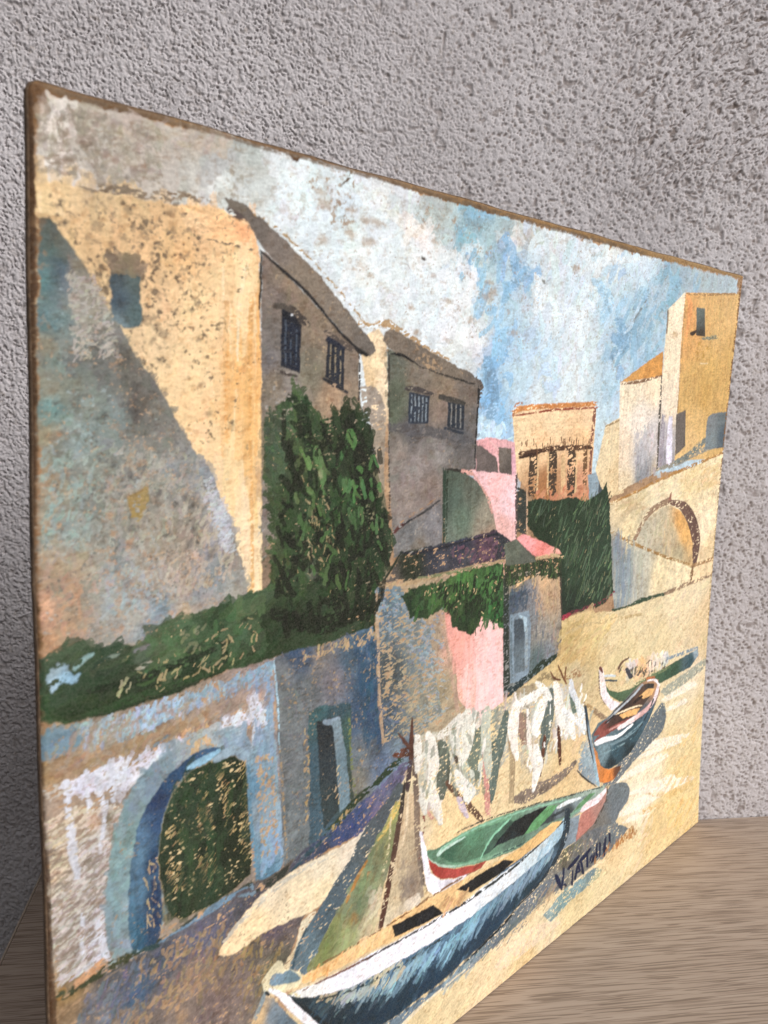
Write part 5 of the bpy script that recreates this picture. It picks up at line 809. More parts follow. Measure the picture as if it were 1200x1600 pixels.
K|1617 1369 1731 1483 2185 1540 2509 1606 2805 1680 2969 1723 2957 1914 3146 1924 3560 1862 4249 1849 4985 1870 5427 1905 5743 -266 5021 -41 2019 -108 636 -140 493 -29 911 532 1051 848 1306 1131|174,149,108|d=.04,s=1.2,al=.5,seed=154
D|2954 1879 3565 1822 3428 1672 3001 1668|3057,1785,191,165,114 3343,1766,215,193,145|n=70,L=16,W=3,a=22,aj=6,cj=.08,al=.7
S|3017 1824 3268 1827 3904 1772 3914 1781 3894 1792 3255 1851 3007 1838 3003 1831|200,178,136|c=.6,s=4
S|4316 1101 4583 1086 4832 1091 4842 1113 4788 1136 4512 1156 4286 1129 4284 1115|241,235,222|c=.72,st=r,al=.9,r=.5,s=4
S|4372 1019 4684 1001 4693 1022 4641 1046 4346 1047 4340 1034|241,235,222|c=.72,st=r,al=.9,r=.5,s=4
S|3925 858 4302 802 4757 736 4771 747 4739 766 4268 855 3906 886 3898 874|241,235,222|c=.72,st=r,al=.9,r=.5,s=4
S|3726 730 4044 701 4412 685 4419 704 4376 726 3988 764 3702 757 3698 744|241,235,222|c=.72,st=r,al=.9,r=.5,s=4
S|4019 799 4609 726 4622 745 4573 772 3999 827 3991 815|241,235,222|c=.72,st=r,al=.9,r=.5,s=4
S|3747 486 4076 440 4501 421 4852 383 4864 398 4824 421 4431 502 3997 528 3715 524 3710 506|241,235,222|c=.72,st=r,al=.9,r=.5,s=4
S|3832 415 4159 362 4171 388 4111 422 3810 444 3804 432|241,235,222|c=.72,st=r,al=.9,r=.5,s=4
S|4144 519 4542 473 4555 503 4483 541 4102 568 4093 546|241,235,222|c=.72,st=r,al=.9,r=.5,s=4
S|3903 586 4330 515 4345 535 4294 565 3887 610 3880 600|241,235,222|c=.72,st=r,al=.9,r=.5,s=4
S|3010 136 2708 203 2430 149 2433 118 2480 90 2813 75 3045 90 3049 111|237,214,190|c=.7,al=.7,r=.8,s=4
S|4125 512 4535 362 4857 335 4864 350 4828 368 4511 411 4124 529 4111 525|217,185,124|c=.6,al=.7,r=.6,s=4
S|4054 396 4442 326 4456 344 4410 373 4029 435 4017 420|227,195,141|c=.5,s=4
D|3268 369 3497 361 3698 368 3957 349 3978 289 3619 313 3345 331|177,124,70|n=75,L=4,W=1.3,a=70,aj=15,cj=.1,al=.85,dry=.4
F|646 1071 670 1108 703 1136 776 1188 845 1216 912 1240 991 1247 1087 1254 1186 1256 1355 1256 1481 1309 1442 1268 1368 1188 1306 1131 1246 1079 1151 1037 1062 1038 1028 1042 950 1051 843 1057 775 1043 699 1038|670,1075,237,210,171 822,1120,235,211,172 886,1198,218,203,178 1052,1125,228,211,180 1158,1220,216,204,181 1158,1079,229,212,177 1344,1203,215,203,185|r=.5,st=r,m=.05,s=2
S|675 1107 799 1164 991 1220 1234 1226 1236 1233 1227 1240 978 1241 784 1184 665 1120 667 1112|202,196,182|c=.6,s=4
F|1137 1027 1052 1015 1024 931 966 876 882 809 801 731 768 655 846 610 914 724 982 813 1087 943|1052,987,217,206,181 983,882,211,194,162 849,786,218,192,156 816,722,199,172,134|r=.6,st=v,c=.95,s=2
F|1633 1418 1686 1382 1586 1274 1496 1197 1432 1124 1365 1072 1288 988 1213 927 1158 852 1114 782 1071 770 982 832 1024 917 1080 974 1140 1017 1195 1064 1246 1113 1325 1167 1367 1223 1429 1287 1542 1350|1647,1389,85,93,97 1543,1305,83,91,97 1423,1172,85,95,100 1307,1044,82,96,105 1195,978,78,96,107 1086,859,103,124,135 1034,842,100,117,126|r=.4,c=.98,m=.1,st=r
S|1075 978 1031 915 997 834 1001 827 1008 826 1044 905 1084 971 1081 976|60,84,97|c=.7,s=4
F|1618 1332 1653 1311 1598 1103 1532 917 1488 791 1386 772 1288 760 1121 767 1111 790 1158 858 1213 927 1292 992 1369 1076 1440 1136 1512 1212|1615,1309,196,171,104 1595,1226,137,142,98 1546,1123,139,139,99 1506,1079,109,115,88 1432,1094,165,135,95 1385,1010,127,134,94 1326,1021,173,137,87 1446,955,118,135,105 1508,867,195,182,155 1386,892,111,120,92 1426,813,178,166,134 1232,904,129,136,90 1176,815,123,130,82 1269,798,142,146,106 1339,854,142,152,108 1366,871,153,123,71|r=.5,m=.08
D|1618 1332 1653 1311 1598 1103 1532 917 1488 791 1386 772 1288 760 1121 767 1111 790 1158 858 1213 927 1292 992 1369 1076 1440 1136 1512 1212|1595,1226,143,150,102 1546,1123,110,115,85 1445,1045,127,144,110 1508,897,206,194,169 1386,921,110,122,95 1447,804,190,178,146 1194,835,121,130,82 1327,830,153,158,114|n=190,L=7,W=3,a=50,aj=22,cj=.09,al=.65,dry=.5
S|1640 1328 1560 1242 1499 1198 1501 1192 1508 1190 1579 1228 1658 1316 1652 1325|204,177,108|c=.8,s=4
S|1427 1128 1360 1068 1303 989 1306 983 1312 982 1378 1055 1437 1120 1434 1126|172,127,72|c=.7,s=4
S|1580 1292 1569 1145 1532 1040 1538 1032 1547 1031 1582 1139 1591 1287 1586 1293|208,196,160|c=.6,s=4
B|135.4|89.1|2.4|2.9|152,112,60|0.6|
F|1678 1348 1782 1313 1803 1023 1826 790 1725 786 1551 756 1509 781 1582 1018|1716,1274,198,176,146 1721,1055,192,174,146 1770,846,159,144,127 1614,882,201,183,152 1550,817,209,196,169|r=.4,st=v,m=.08
F|1585 780 1636 810 1748 824 1793 820 1799 763 1726 754 1602 757|1637,772,206,191,166 1761,808,222,210,193|r=.5,s=2
B|170.1|90.7|5.0|9.1|124,112,105|0.8|
B|175.9|94.5|2.8|15.2|137,120,105|0.5|
S|1718 1517 1739 1327 1750 1136 1801 863 1817 850 1831 853 1796 1121 1779 1315 1742 1511 1729 1521|1731,1483,105,90,81 1773,1129,137,120,105 1815,891,133,120,109|c=.85,s=4
S|1798 1339 1809 1147 1784 999 1789 993 1796 993 1828 1140 1810 1335 1803 1340|136,76,67|c=.4,s=4
S|1667 1398 1621 1218 1574 1024 1541 885 1512 781 1523 767 1538 765 1575 866 1607 1006 1656 1201 1687 1390 1678 1399|1669,1382,58,52,48 1610,1129,91,68,57 1550,848,88,56,46|c=.9,r=.3,s=4
S|1698 1372 1682 1194 1663 1109 1666 1105 1671 1105 1700 1186 1710 1368 1704 1373|222,204,176|c=.7,s=4
S|1695 1495 1685 1423 1684 1362 1695 1351 1708 1353 1720 1409 1723 1485 1710 1498|75,61,64|c=.9,s=4
S|1711 1695 1706 1642 1699 1584 1699 1509 1713 1497 1727 1499 1730 1574 1728 1636 1719 1693 1715 1696|83,53,43|s=4
S|1623 1649 1656 1597 1699 1550 1712 1546 1715 1553 1677 1602 1629 1650 1624 1652|90,59,48|s=4
S|1609 1541 1662 1526 1726 1513 1745 1530 1716 1557 1648 1572 1599 1564 1592 1553|1621,1553,104,65,50 1708,1536,73,45,35|c=.95,s=4
F|2543 1030 2724 1037 2918 1022 3177 1043 3166 1000 2988 961 2792 952 2617 972|132,118,107|r=.8,c=.9,m=.12,s=2
F|2509 1603 2578 1620 2716 1622 2729 1534 2604 1495 2525 1533|162,148,123|r=.8,s=2
S|2751 1597 2834 1609 2909 1585 2933 1589 2920 1608 2809 1656 2720 1624 2722 1607|159,142,108|c=.8,s=4
F|1750 1600 1983 1571 2145 1610 2371 1563 2510 1589 2813 1577 3047 1536 3200 1377 3267 1184 3073 1220 2845 1138 2689 1114 2528 1306 2390 1210 2177 1146 1996 1257 1902 1183 1788 1242|1847,1416,191,187,171 2086,1471,178,177,164 2296,1443,146,152,141 2519,1448,197,191,177 2760,1454,195,193,183 3092,1404,206,204,197 2840,1213,198,179,148|r=1.2,c=.62,k=.35,st=v
D|1750 1584 2156 1597 2510 1582 3013 1536 3252 1188 2843 1176 2526 1342 2305 1254 2149 1188 1947 1257 1784 1250|1847,1416,212,209,198 2086,1471,196,198,186 2296,1443,137,149,138 2519,1448,205,199,188 2760,1454,201,201,192 3092,1404,219,218,213|n=150,L=9,W=2.6,a=82,aj=12,cj=.1,al=.7,dry=.5,t=.2
S|1903 1523 1899 1401 1908 1256 1936 1228 1969 1232 2006 1365 1972 1505 1935 1533|98,105,95|c=.93,r=.45,st=v,t=.3,m=.07,s=4
S|1843 1321 1860 1251 1901 1175 1914 1167 1922 1172 1902 1244 1876 1315 1857 1328|147,148,137|c=.93,r=.45,st=v,t=.3,m=.07,s=4
S|2175 1514 2130 1392 2202 1251 2230 1233 2249 1242 2236 1360 2251 1485 2217 1517|114,124,111|c=.93,r=.45,st=v,t=.3,m=.07,s=4
S|2340 1398 2310 1273 2311 1101 2339 1075 2371 1077 2411 1235 2400 1377 2371 1402|98,112,105|c=.93,r=.45,st=v,t=.3,m=.07,s=4
S|2436 1535 2391 1420 2333 1267 2320 1105 2338 1087 2360 1087 2411 1234 2470 1388 2477 1520 2459 1536|103,116,109|c=.93,r=.45,st=v,t=.3,m=.07,s=4
S|2553 1472 2602 1318 2637 1294 2668 1302 2662 1447 2602 1486|153,127,113|c=.93,r=.45,st=v,t=.3,m=.07,s=4
S|2853 1543 2805 1411 2784 1252 2779 1105 2795 1091 2814 1091 2868 1220 2916 1371 2936 1514 2898 1546|102,113,108|c=.93,r=.45,st=v,t=.3,m=.07,s=4
S|3077 1462 3114 1357 3152 1337 3177 1348 3126 1455 3097 1470|109,126,115|c=.93,r=.45,st=v,t=.3,m=.07,s=4
S|1998 1494 2037 1387 2052 1377 2063 1382 2033 1488 2012 1501|92,80,69|c=.93,r=.45,st=v,t=.3,m=.07,s=4
S|1966 1301 2039 1215 2156 1099 2257 1000 2285 991 2290 1006 2201 1111 2075 1225 1993 1307 1970 1314|105,79,64|c=.93,r=.45,st=v,t=.3,m=.07,s=4
S|2251 1455 2269 1282 2304 1032 2329 1013 2349 1018 2307 1272 2275 1449 2262 1458|205,151,142|c=.93,r=.45,st=v,t=.3,m=.07,s=4
S|2499 1488 2530 1340 2545 1330 2557 1333 2535 1479 2515 1493|190,155,146|c=.93,r=.45,st=v,t=.3,m=.07,s=4
S|2057 1188 2090 1129 2142 1067 2160 1058 2166 1067 2131 1128 2099 1185 2070 1200|201,188,200|c=.93,r=.45,st=v,t=.3,m=.07,s=4
S|1814 1230 1869 1158 1885 1152 1889 1161 1827 1232 1817 1236|208,161,146|c=.93,r=.45,st=v,t=.3,m=.07,s=4
S|2479 1389 2505 1243 2510 1031 2531 1013 2553 1016 2559 1227 2510 1383 2492 1394|174,155,124|c=.93,r=.45,st=v,t=.3,m=.07,s=4
S|2963 1307 2973 1192 2995 1080 3009 1071 3020 1073 3014 1181 2993 1299 2977 1310|90,54,38|c=.93,r=.45,st=v,t=.3,m=.07,s=4
S|2823 1292 2798 1172 2783 1078 2797 1066 2812 1066 2837 1158 2847 1284 2836 1293|104,67,50|c=.93,r=.45,st=v,t=.3,m=.07,s=4
S|1736 1603 1734 1543 1744 1434 1760 1419 1776 1423 1788 1527 1772 1594 1753 1608|225,222,214|c=.93,r=.45,st=v,t=.3,m=.07,s=4
S|1808 1583 1823 1528 1835 1421 1838 1366 1855 1346 1879 1346 1916 1393 1901 1513 1855 1581 1824 1597|232,227,218|c=.93,r=.45,st=v,t=.3,m=.07,s=4
S|1834 1349 1844 1270 1875 1195 1923 1117 1947 1102 1961 1111 1948 1184 1917 1257 1875 1341 1850 1357|224,219,210|c=.93,r=.45,st=v,t=.3,m=.07,s=4
S|1777 1329 1779 1264 1814 1200 1829 1190 1839 1195 1834 1251 1814 1319 1793 1335|217,214,205|c=.93,r=.45,st=v,t=.3,m=.07,s=4
S|1919 1534 2005 1541 2118 1563 2157 1591 2157 1606 2134 1616 2062 1621 1961 1588 1895 1562 1895 1545|219,215,206|c=.93,r=.45,st=v,t=.3,m=.07,s=4
S|2102 1621 2083 1539 2066 1434 2063 1367 2077 1351 2099 1350 2152 1396 2186 1504 2157 1606 2129 1628|221,219,209|c=.93,r=.45,st=v,t=.3,m=.07,s=4
S|1991 1527 2017 1440 2052 1416 2079 1427 2057 1515 2019 1539|211,210,201|c=.93,r=.45,st=v,t=.3,m=.07,s=4
S|2036 1335 2056 1263 2105 1201 2118 1163 2136 1142 2163 1139 2216 1182 2134 1268 2068 1335 2045 1346|223,223,216|c=.93,r=.45,st=v,t=.3,m=.07,s=4
S|2217 1508 2293 1541 2285 1562 2254 1570 2186 1531 2192 1515|216,207,197|c=.93,r=.45,st=v,t=.3,m=.07,s=4
S|2258 1594 2240 1492 2263 1351 2298 1232 2319 1217 2338 1221 2340 1330 2327 1468 2317 1576 2288 1599|194,197,183|c=.93,r=.45,st=v,t=.3,m=.07,s=4
S|2153 1300 2174 1260 2192 1251 2202 1257 2189 1295 2166 1308|214,216,204|c=.93,r=.45,st=v,t=.3,m=.07,s=4
S|2516 1556 2472 1427 2548 1246 2569 1232 2586 1238 2572 1399 2580 1534 2551 1559|239,234,226|c=.93,r=.45,st=v,t=.3,m=.07,s=4
S|2562 1520 2701 1519 2830 1537 2835 1557 2800 1573 2656 1573 2534 1555 2530 1536|241,237,230|c=.93,r=.45,st=v,t=.3,m=.07,s=4
S|2721 1613 2785 1549 2851 1489 2882 1479 2891 1492 2845 1561 2748 1622 2723 1627|230,230,226|c=.93,r=.45,st=v,t=.3,m=.07,s=4
S|2788 1517 2716 1437 2706 1343 2727 1322 2756 1322 2809 1397 2850 1490 2827 1515|242,240,235|c=.93,r=.45,st=v,t=.3,m=.07,s=4
S|2645 1484 2662 1301 2724 1137 2747 1123 2763 1129 2706 1291 2673 1477 2658 1487|235,228,219|c=.93,r=.45,st=v,t=.3,m=.07,s=4
S|2723 1264 2735 1172 2728 1087 2727 1008 2737 999 2750 998 2792 1060 2825 1144 2774 1254 2744 1272|239,237,231|c=.93,r=.45,st=v,t=.3,m=.07,s=4
S|2901 1569 2918 1445 2983 1299 3026 1274 3056 1285 3018 1428 2960 1558 2926 1578|239,235,227|c=.93,r=.45,st=v,t=.3,m=.07,s=4
S|2992 1386 3036 1296 3120 1195 3152 1179 3169 1189 3141 1288 3060 1383 3013 1402|232,232,227|c=.93,r=.45,st=v,t=.3,m=.07,s=4
S|3068 1552 3073 1479 3155 1382 3188 1370 3202 1382 3141 1473 3105 1545 3084 1557|215,219,224|c=.93,r=.45,st=v,t=.3,m=.07,s=4
S|3138 1406 3178 1318 3240 1190 3271 1172 3293 1179 3277 1305 3186 1404 3153 1418|221,227,230|c=.93,r=.45,st=v,t=.3,m=.07,s=4
S|3011 1377 3191 1250 3232 1244 3230 1267 3040 1391 3009 1395|231,233,234|c=.93,r=.45,st=v,t=.3,m=.07,s=4
D|2510 1589 3263 1476 3268 1164 3040 1192 2752 1094 2562 1226|242,240,235|n=22,L=6,W=2,a=75,aj=20,cj=.04,al=.85,dry=.5,t=.3
D|1750 1600 2316 1554 2334 1228 1950 1159 1784 1219|228,225,217|n=14,L=7,W=2.2,a=75,aj=20,cj=.05,al=.75,dry=.5,t=.3
D|1772 1593 2317 1537 2342 1054 1808 1179|125,132,119|n=24,L=7,W=2,a=80,aj=20,cj=.1,al=.6,dry=.6
D|2602 1531 2694 1507 2694 1329 2596 1357|126,122,105|n=22,L=2.6,W=1,a=60,aj=30,al=.7
S|2867 1642 2907 1593 2974 1570 2983 1572 2977 1579 2922 1600 2877 1643 2869 1646|104,68,50|s=4
S|2943 1662 2985 1596 3031 1537 3043 1533 3048 1537 3003 1596 2954 1662 2946 1665|110,71,46|s=4
S|3025 1638 3014 1574 3023 1567 3032 1568 3037 1634 3031 1639|119,80,51|s=4
S|3057 1553 3157 1555 3165 1544 3198 1537 3204 1553 3136 1604 3031 1579 3030 1564|165,133,99|c=.6,r=.7,s=4
S|3241 1367 3335 1298 3513 1186 3552 1181 3548 1203 3369 1314 3260 1376 3240 1378|3274,1357,165,138,99 3473,1226,152,130,106|c=.9,s=4
F|4244 1196 4534 1225 5065 1276 5110 1208 4646 1153 4347 1135|165,167,153|r=.6,c=.85,st=r
F|3484 1431 3552 1374 3661 1332 3828 1315 4044 1331 4321 1346 4618 1357 4828 1369 4847 1313 4716 1258 4431 1250 4054 1252 3838 1221 3675 1271 3539 1350|3577,1360,79,105,79 3830,1298,84,105,80 4091,1320,73,100,74 4423,1310,59,86,67 4729,1310,48,79,87 4787,1354,147,163,172|r=.35,st=r,m=.12
S|3449 1480 3609 1442 3620 1447 3607 1457 3447 1494 3437 1490|195,204,209|s=4
S|3482 1446 3653 1401 3662 1405 3653 1412 3482 1457 3474 1453|68,84,92|s=4
D|3622 1471 3723 1509 4357 1436 4320 1355 3952 1361 3697 1372|3688,1456,226,198,157 3945,1418,221,185,143 4213,1444,231,220,205 3808,1490,211,208,204 4317,1378,200,200,202|n=130,L=6,W=3.5,a=50,aj=45,cj=.08,al=.9,dry=.3,t=.25
D|3644 1486 4360 1413 4323 1332 3737 1383|86,80,72|n=26,L=5,W=1.6,a=50,aj=50,cj=.1,al=.85
S|3654 1481 3707 1512 3783 1521 3784 1526 3775 1530 3688 1525 3634 1491 3640 1483|105,80,65|s=4
S|3733 1461 3783 1394 3823 1381 3839 1394 3773 1461 3744 1471|69,72,80|s=4
S|4321 1392 4542 1377 4813 1369 4820 1378 4797 1388 4521 1402 4306 1410 4301 1401|136,153,165|c=.8,s=4
S|3895 1317 4147 1319 4378 1328 4380 1335 4364 1342 4123 1344 3878 1335 3876 1326|122,134,100|c=.7,s=4
F|3405 1536 3451 1534 3481 1463 3521 1374 3600 1298 3693 1258 3646 1237 3590 1235 3513 1296 3444 1373|3449,1471,232,220,217 3541,1329,240,230,234 3644,1254,232,223,228|r=.3,s=2
S|3403 1545 3436 1511 3449 1506 3455 1511 3435 1545 3413 1553|104,59,54|s=4
S|3401 1521 3430 1376 3511 1288 3515 1286 3517 1288 3442 1374 3412 1519 3406 1522|105,90,81|c=.7,s=4
F|4292 1113 4363 996 4335 905 4168 863 3879 797 3689 743 3510 777 3665 843 3996 956|4265,1013,104,114,120 4004,867,106,116,122 3711,778,108,116,122|r=.7,c=.97,st=r,s=2
F|4100 1318 4215 1282 4254 1194 4197 1120 4114 1032 4021 971 3871 885 3705 856 3583 861 3485 900 3416 1002 3370 1103 3359 1146 3430 1198 3538 1201 3630 1233 3742 1258 3873 1296 3983 1320|4143,1265,178,140,107 4074,1065,74,94,108 3817,1007,60,89,101 3568,1038,102,124,133 3579,911,45,65,71 3911,916,48,69,77|r=.3
F|3412 1051 3568 1038 3856 1047 4070 1100 4193 1156 4164 1085 4021 971 3871 885 3704 864 3566 874 3484 916|3532,999,119,141,149 3656,950,60,89,101 3905,982,56,83,94 4074,1065,70,94,108 3621,890,29,41,47 3870,898,35,51,57|r=.3,st=r,m=.12
F|3375 1134 3432 1173 3554 1196 3647 1229 3759 1258 3959 1300 4048 1296 4161 1269 4149 1211 3977 1142 3766 1106 3523 1099|3443,1134,136,78,70 3637,1162,73,54,49 3757,1191,57,44,41 3966,1243,89,68,57 4099,1254,60,58,56|r=.3
F|3949 1235 4071 1256 4165 1233 4132 1197 4014 1201|232,186,128|r=.3
F|3684 1178 3800 1180 3976 1151 3926 1121 3737 1147|228,180,121|r=.3
S|3653 1191 3847 1179 3994 1160 3998 1163 3990 1168 3837 1193 3647 1199 3645 1195|238,219,186|s=4
S|3893 1201 3996 1217 3995 1227 3974 1234 3871 1218 3873 1208|46,35,32|s=4
S|3420 1082 3578 1096 3777 1100 3898 1098 3902 1104 3888 1111 3752 1129 3545 1130 3397 1103 3398 1091|141,81,74|s=4
S|3582 1110 3710 1109 3712 1113 3703 1118 3572 1123 3569 1117|211,162,154|s=4
S|3549 1170 3658 1205 3845 1248 3995 1296 3991 1304 3976 1309 3825 1262 3639 1219 3532 1182 3535 1174|174,181,188|s=4
S|3522 1170 3626 1189 3624 1197 3610 1202 3512 1178 3513 1173|30,28,32|s=4
S|3705 1080 3869 1082 4071 1099 4195 1150 4238 1231 4224 1242 4204 1243 4152 1172 4031 1129 3832 1117 3679 1106 3677 1092|3726,1088,239,221,221 4069,1109,225,185,182 4215,1203,240,228,232|s=4
S|4068 1303 4152 1289 4217 1242 4239 1237 4242 1246 4163 1303 4062 1316 4055 1311|240,230,230|s=4
S|4048 1323 4159 1305 4169 1312 4152 1322 4041 1340 4031 1333|181,117,78|s=4
S|3431 1057 3540 1049 3700 1032 3879 1062 3878 1069 3863 1075 3678 1056 3512 1091 3404 1090 3398 1074|238,240,242|s=4
S|3618 1004 3831 995 4022 1040 4020 1048 4004 1053 3803 1020 3603 1022 3600 1013|121,145,154|c=.8,s=4
S|3498 980 3660 964 3867 968 3868 973 3859 977 3648 978 3489 993 3486 987|137,164,171|c=.6,s=4
S|4163 1183 4065 1078 3898 986 3902 980 3912 978 4082 1069 4180 1175 4174 1181|44,56,61|c=.8,s=4
F|3365 1065 3430 1018 3484 916 3583 861 3748 834 3686 786 3606 771 3476 813 3408 904|3419,961,204,138,84 3585,827,211,133,69 3707,830,104,69,52|r=.3,s=2
F|3351 1318 3388 1320 3310 1192 3278 1044 3232 979 3192 1031 3223 1099 3307 1232|181,181,168|r=.4,c=.6
F|3261 1342 3303 1272 3344 1143 3402 986 3462 801 3398 826 3272 919 3218 972 3228 1028 3273 1104 3298 1156|3284,1238,195,175,142 3304,996,161,179,187 3363,898,147,161,171 3254,972,134,149,160|r=.35,c=.95
S|3255 1342 3308 1171 3375 993 3444 806 3464 793 3479 797 3413 984 3346 1163 3281 1337 3266 1346|3270,1320,48,64,77 3347,1102,136,154,165 3425,878,156,184,198|s=4
S|3257 1331 3306 1153 3383 971 3389 968 3393 969 3321 1150 3267 1329 3261 1332|35,46,60|s=4
S|3207 965 3305 880 3427 802 3435 800 3434 805 3319 885 3216 967 3207 970|40,54,64|s=4
F|3615 751 3827 698 3875 626 3854 560 3755 526 3708 475 3529 490 3436 483 3262 493 3183 602 3403 642 3556 692|3762,664,111,120,124 3727,570,114,122,128 3490,488,119,117,112 3333,546,124,111,103|r=.5,m=.1,st=r,s=2
F|3691 481 3885 367 3767 342 3660 314 3540 294 3347 289 3185 275 3093 258 2885 332 2805 366 2848 455 3000 497 3116 529 3371 540|3694,446,114,122,126 3452,461,109,113,117 3228,446,110,110,108 3085,443,111,105,93 3019,372,131,130,125 3234,302,142,139,130|r=.6,m=.12,c=.96
D|3011 550 3260 533 3693 455 3455 419 3087 403|3082,503,91,94,73 3451,482,138,128,121 3227,466,110,110,93|n=80,L=3.4,W=1.4,a=50,aj=20,cj=.12,al=.75
F|2875 221 2969 237 3036 267 3148 282 3272 279 3447 273 3544 225 3506 191 3314 180 3167 178 3013 151 2958 137|2923,200,148,167,167 3094,222,128,153,153 3237,241,133,159,164 3425,244,112,135,143 3466,199,175,175,145|r=.5,c=.88,m=.1,st=r
S|3152 252 3243 270 3433 272 3585 264 3586 269 3577 274 3414 293 3228 286 3132 270 3135 260|234,215,182|c=.7,s=4
S|2929 287 3024 274 3095 268 3099 272 3089 281 2991 323 2910 309 2910 298|222,202,162|c=.8,s=4
F|1799 1025 1907 992 2054 997 2236 990 2401 974 2668 933 2973 879 3279 822 3566 767 3546 716 3399 701 3250 697 3086 697 2903 699 2760 716 2556 728 2382 754 2254 781 2059 836 1958 877 1861 952|1957,930,96,129,107 2106,971,109,156,126 2431,953,115,159,129 2860,880,130,152,139 3356,788,157,173,163 2556,746,96,122,107 2935,714,107,132,116|r=.3
F|1923 957 2005 960 2173 969 2374 946 2548 918 2491 889 2401 852 2269 806 2136 835 2033 873|2006,927,61,98,78 2211,931,97,141,113 2375,921,96,133,110 2214,845,86,121,97 2109,863,84,117,94|r=.3,st=r
F|2549 892 2682 891 2901 866 2811 830 2675 781 2408 814 2357 806 2423 858|2734,862,27,32,34 2492,860,35,46,49 2436,817,29,38,44|r=.3,m=.2
F|2531 917 2561 892 2435 846 2352 801 2280 808 2323 847 2433 900|66,91,79|r=.3
F|2942 833 3031 825 3342 777 3246 762 3162 728 3001 747 2867 765 2789 772|2998,806,111,123,129 3208,791,129,143,147 2933,764,58,66,68 3140,744,68,74,76|r=.3
S|3003 809 3110 798 3250 782 3255 788 3240 798 3091 826 2991 826 2988 818|221,228,230|s=4
S|2951 778 3074 769 3077 776 3062 785 2939 794 2936 787|52,60,64|s=4
F|2901 862 3003 834 2944 806 2853 778 2789 764 2669 779 2748 824|103,156,108|r=.25
F|3356 780 3434 762 3329 733 3213 718 3169 725 3240 756|101,142,104|r=.25
S|1930 948 1989 961 2134 961 2135 964 2130 968 1972 984 1915 965 1916 955|190,216,204|s=4
S|1960 971 2109 979 2321 964 2671 913 3066 835 3070 839 3062 845 2666 923 2315 976 2101 990 1952 981 1952 976|142,186,161|s=4
S|2532 929 2455 913 2343 876 2270 803 2273 798 2279 797 2355 867 2468 901 2540 922 2539 926|138,190,162|s=4
S|2080 1012 2319 990 2732 921 3208 826 3553 760 3556 763 3548 768 3204 835 2728 930 2315 998 2077 1017 2076 1015|51,57,54|c=.7,s=4
S|1795 1017 1865 945 1956 880 2086 829 2246 789 2562 732 2876 710 3127 711 3405 710 3550 724 3549 729 3540 733 3391 725 3113 728 2862 728 2549 753 2240 803 2083 843 1960 893 1875 952 1802 1020 1795 1021|1909,923,174,200,183 2243,796,133,170,144 2869,719,119,145,121 3436,720,139,182,161|s=4
S|2383 765 2682 725 3005 723 3006 727 2998 732 2673 739 2379 772 2377 769|71,95,90|c=.7,s=4
F|1836 994 1870 948 1948 884 2085 822 2243 782 2325 770 2282 745 2164 756 2050 786 1950 821 1891 872 1861 936|1910,884,164,64,56 2059,816,177,79,72 2243,775,164,75,64|r=.3
F|1787 1130 1805 1123 1821 1063 1846 990 1856 938 1881 876 1950 818 2060 779 2180 760 2123 749 2011 750 1893 767 1854 803 1829 885 1804 1007|1813,1019,227,224,234 1873,818,238,237,246 2061,769,220,214,224|r=.3
S|1779 1126 1789 1028 1815 890 1847 806 1850 803 1853 805 1825 887 1799 1025 1785 1124 1782 1127|107,92,85|c=.6,s=4
F|3567 754 3565 668 3520 634 3431 567 3311 546 3216 530 3227 606 3266 683 3400 692|3478,677,178,136,126 3330,608,181,124,113|r=.3,st=v
S|3284 690 3367 689 3477 684 3572 727 3568 738 3549 745 3429 729 3325 733 3260 712 3262 700|241,224,228|t=.25,s=4
S|3568 750 3558 663 3440 565 3444 560 3453 558 3574 655 3583 745 3576 750|91,76,69|c=.6,s=4
F|3121 704 3258 686 3234 603 3216 534 3067 536 3053 534 3105 612|133,146,156|r=.3
F|3072 409 3194 391 3125 328 2988 288 2821 291 2662 279 2452 266 2201 239 2018 235 1860 243 1683 224 1384 258 1551 288 2018 269 2509 349 2816 418|3088,383,117,120,121 2884,351,110,118,126 2510,294,110,120,127 2174,259,112,130,140 1822,270,112,130,144|r=.6,st=r,c=.96,m=.1
D|2818 361 3088 371 2888 254 2018 218 1968 278 2510 312|2952,322,166,152,126 2452,285,98,110,117 2121,251,142,159,168|n=90,L=9,W=1.8,a=28,aj=8,cj=.1,al=.6
S|3084 309 2866 307 2615 282 2418 250 2419 243 2429 238 2649 244 2907 263 3098 296 3097 303|227,204,166|c=.5,s=4
S|2197 257 1963 250 1790 244 1631 216 1633 206 1645 198 1806 223 1973 238 2204 249 2204 253|232,217,190|c=.75,s=4
F|3118 751 3116 666 3092 589 3046 529 2946 476 2816 430 2659 400 2462 349 2281 319 2120 303 1968 288 1822 287 1639 284 1385 303 1154 391 1048 595 971 735 1050 722 1347 657 1773 620 2221 619 2680 680 3017 703|3075,642,48,67,77 2878,526,89,111,129 2565,470,92,117,136 2224,444,97,125,148 1917,420,87,116,139 1639,431,82,110,133 1386,471,58,90,113 1156,565,42,64,80 1049,651,31,45,53 1551,319,32,57,72 1918,303,30,52,69 2337,328,33,57,76 2752,419,37,58,76 1229,436,24,41,50|r=.35,st=r,m=.12
D|3007 629 2911 513 2449 412 1967 362 1552 382 1156 536 1085 661 1552 491 2015 490 2563 544|2877,546,145,167,183 2565,488,128,154,175 2224,479,133,181,205 1917,470,145,186,206 1639,494,157,190,205 1386,531,148,165,174 1156,594,60,80,88 1729,336,46,75,99 2336,375,51,85,103|n=420,L=6.5,W=1.7,a=38,aj=14,cj=.12,al=.65,dry=.55
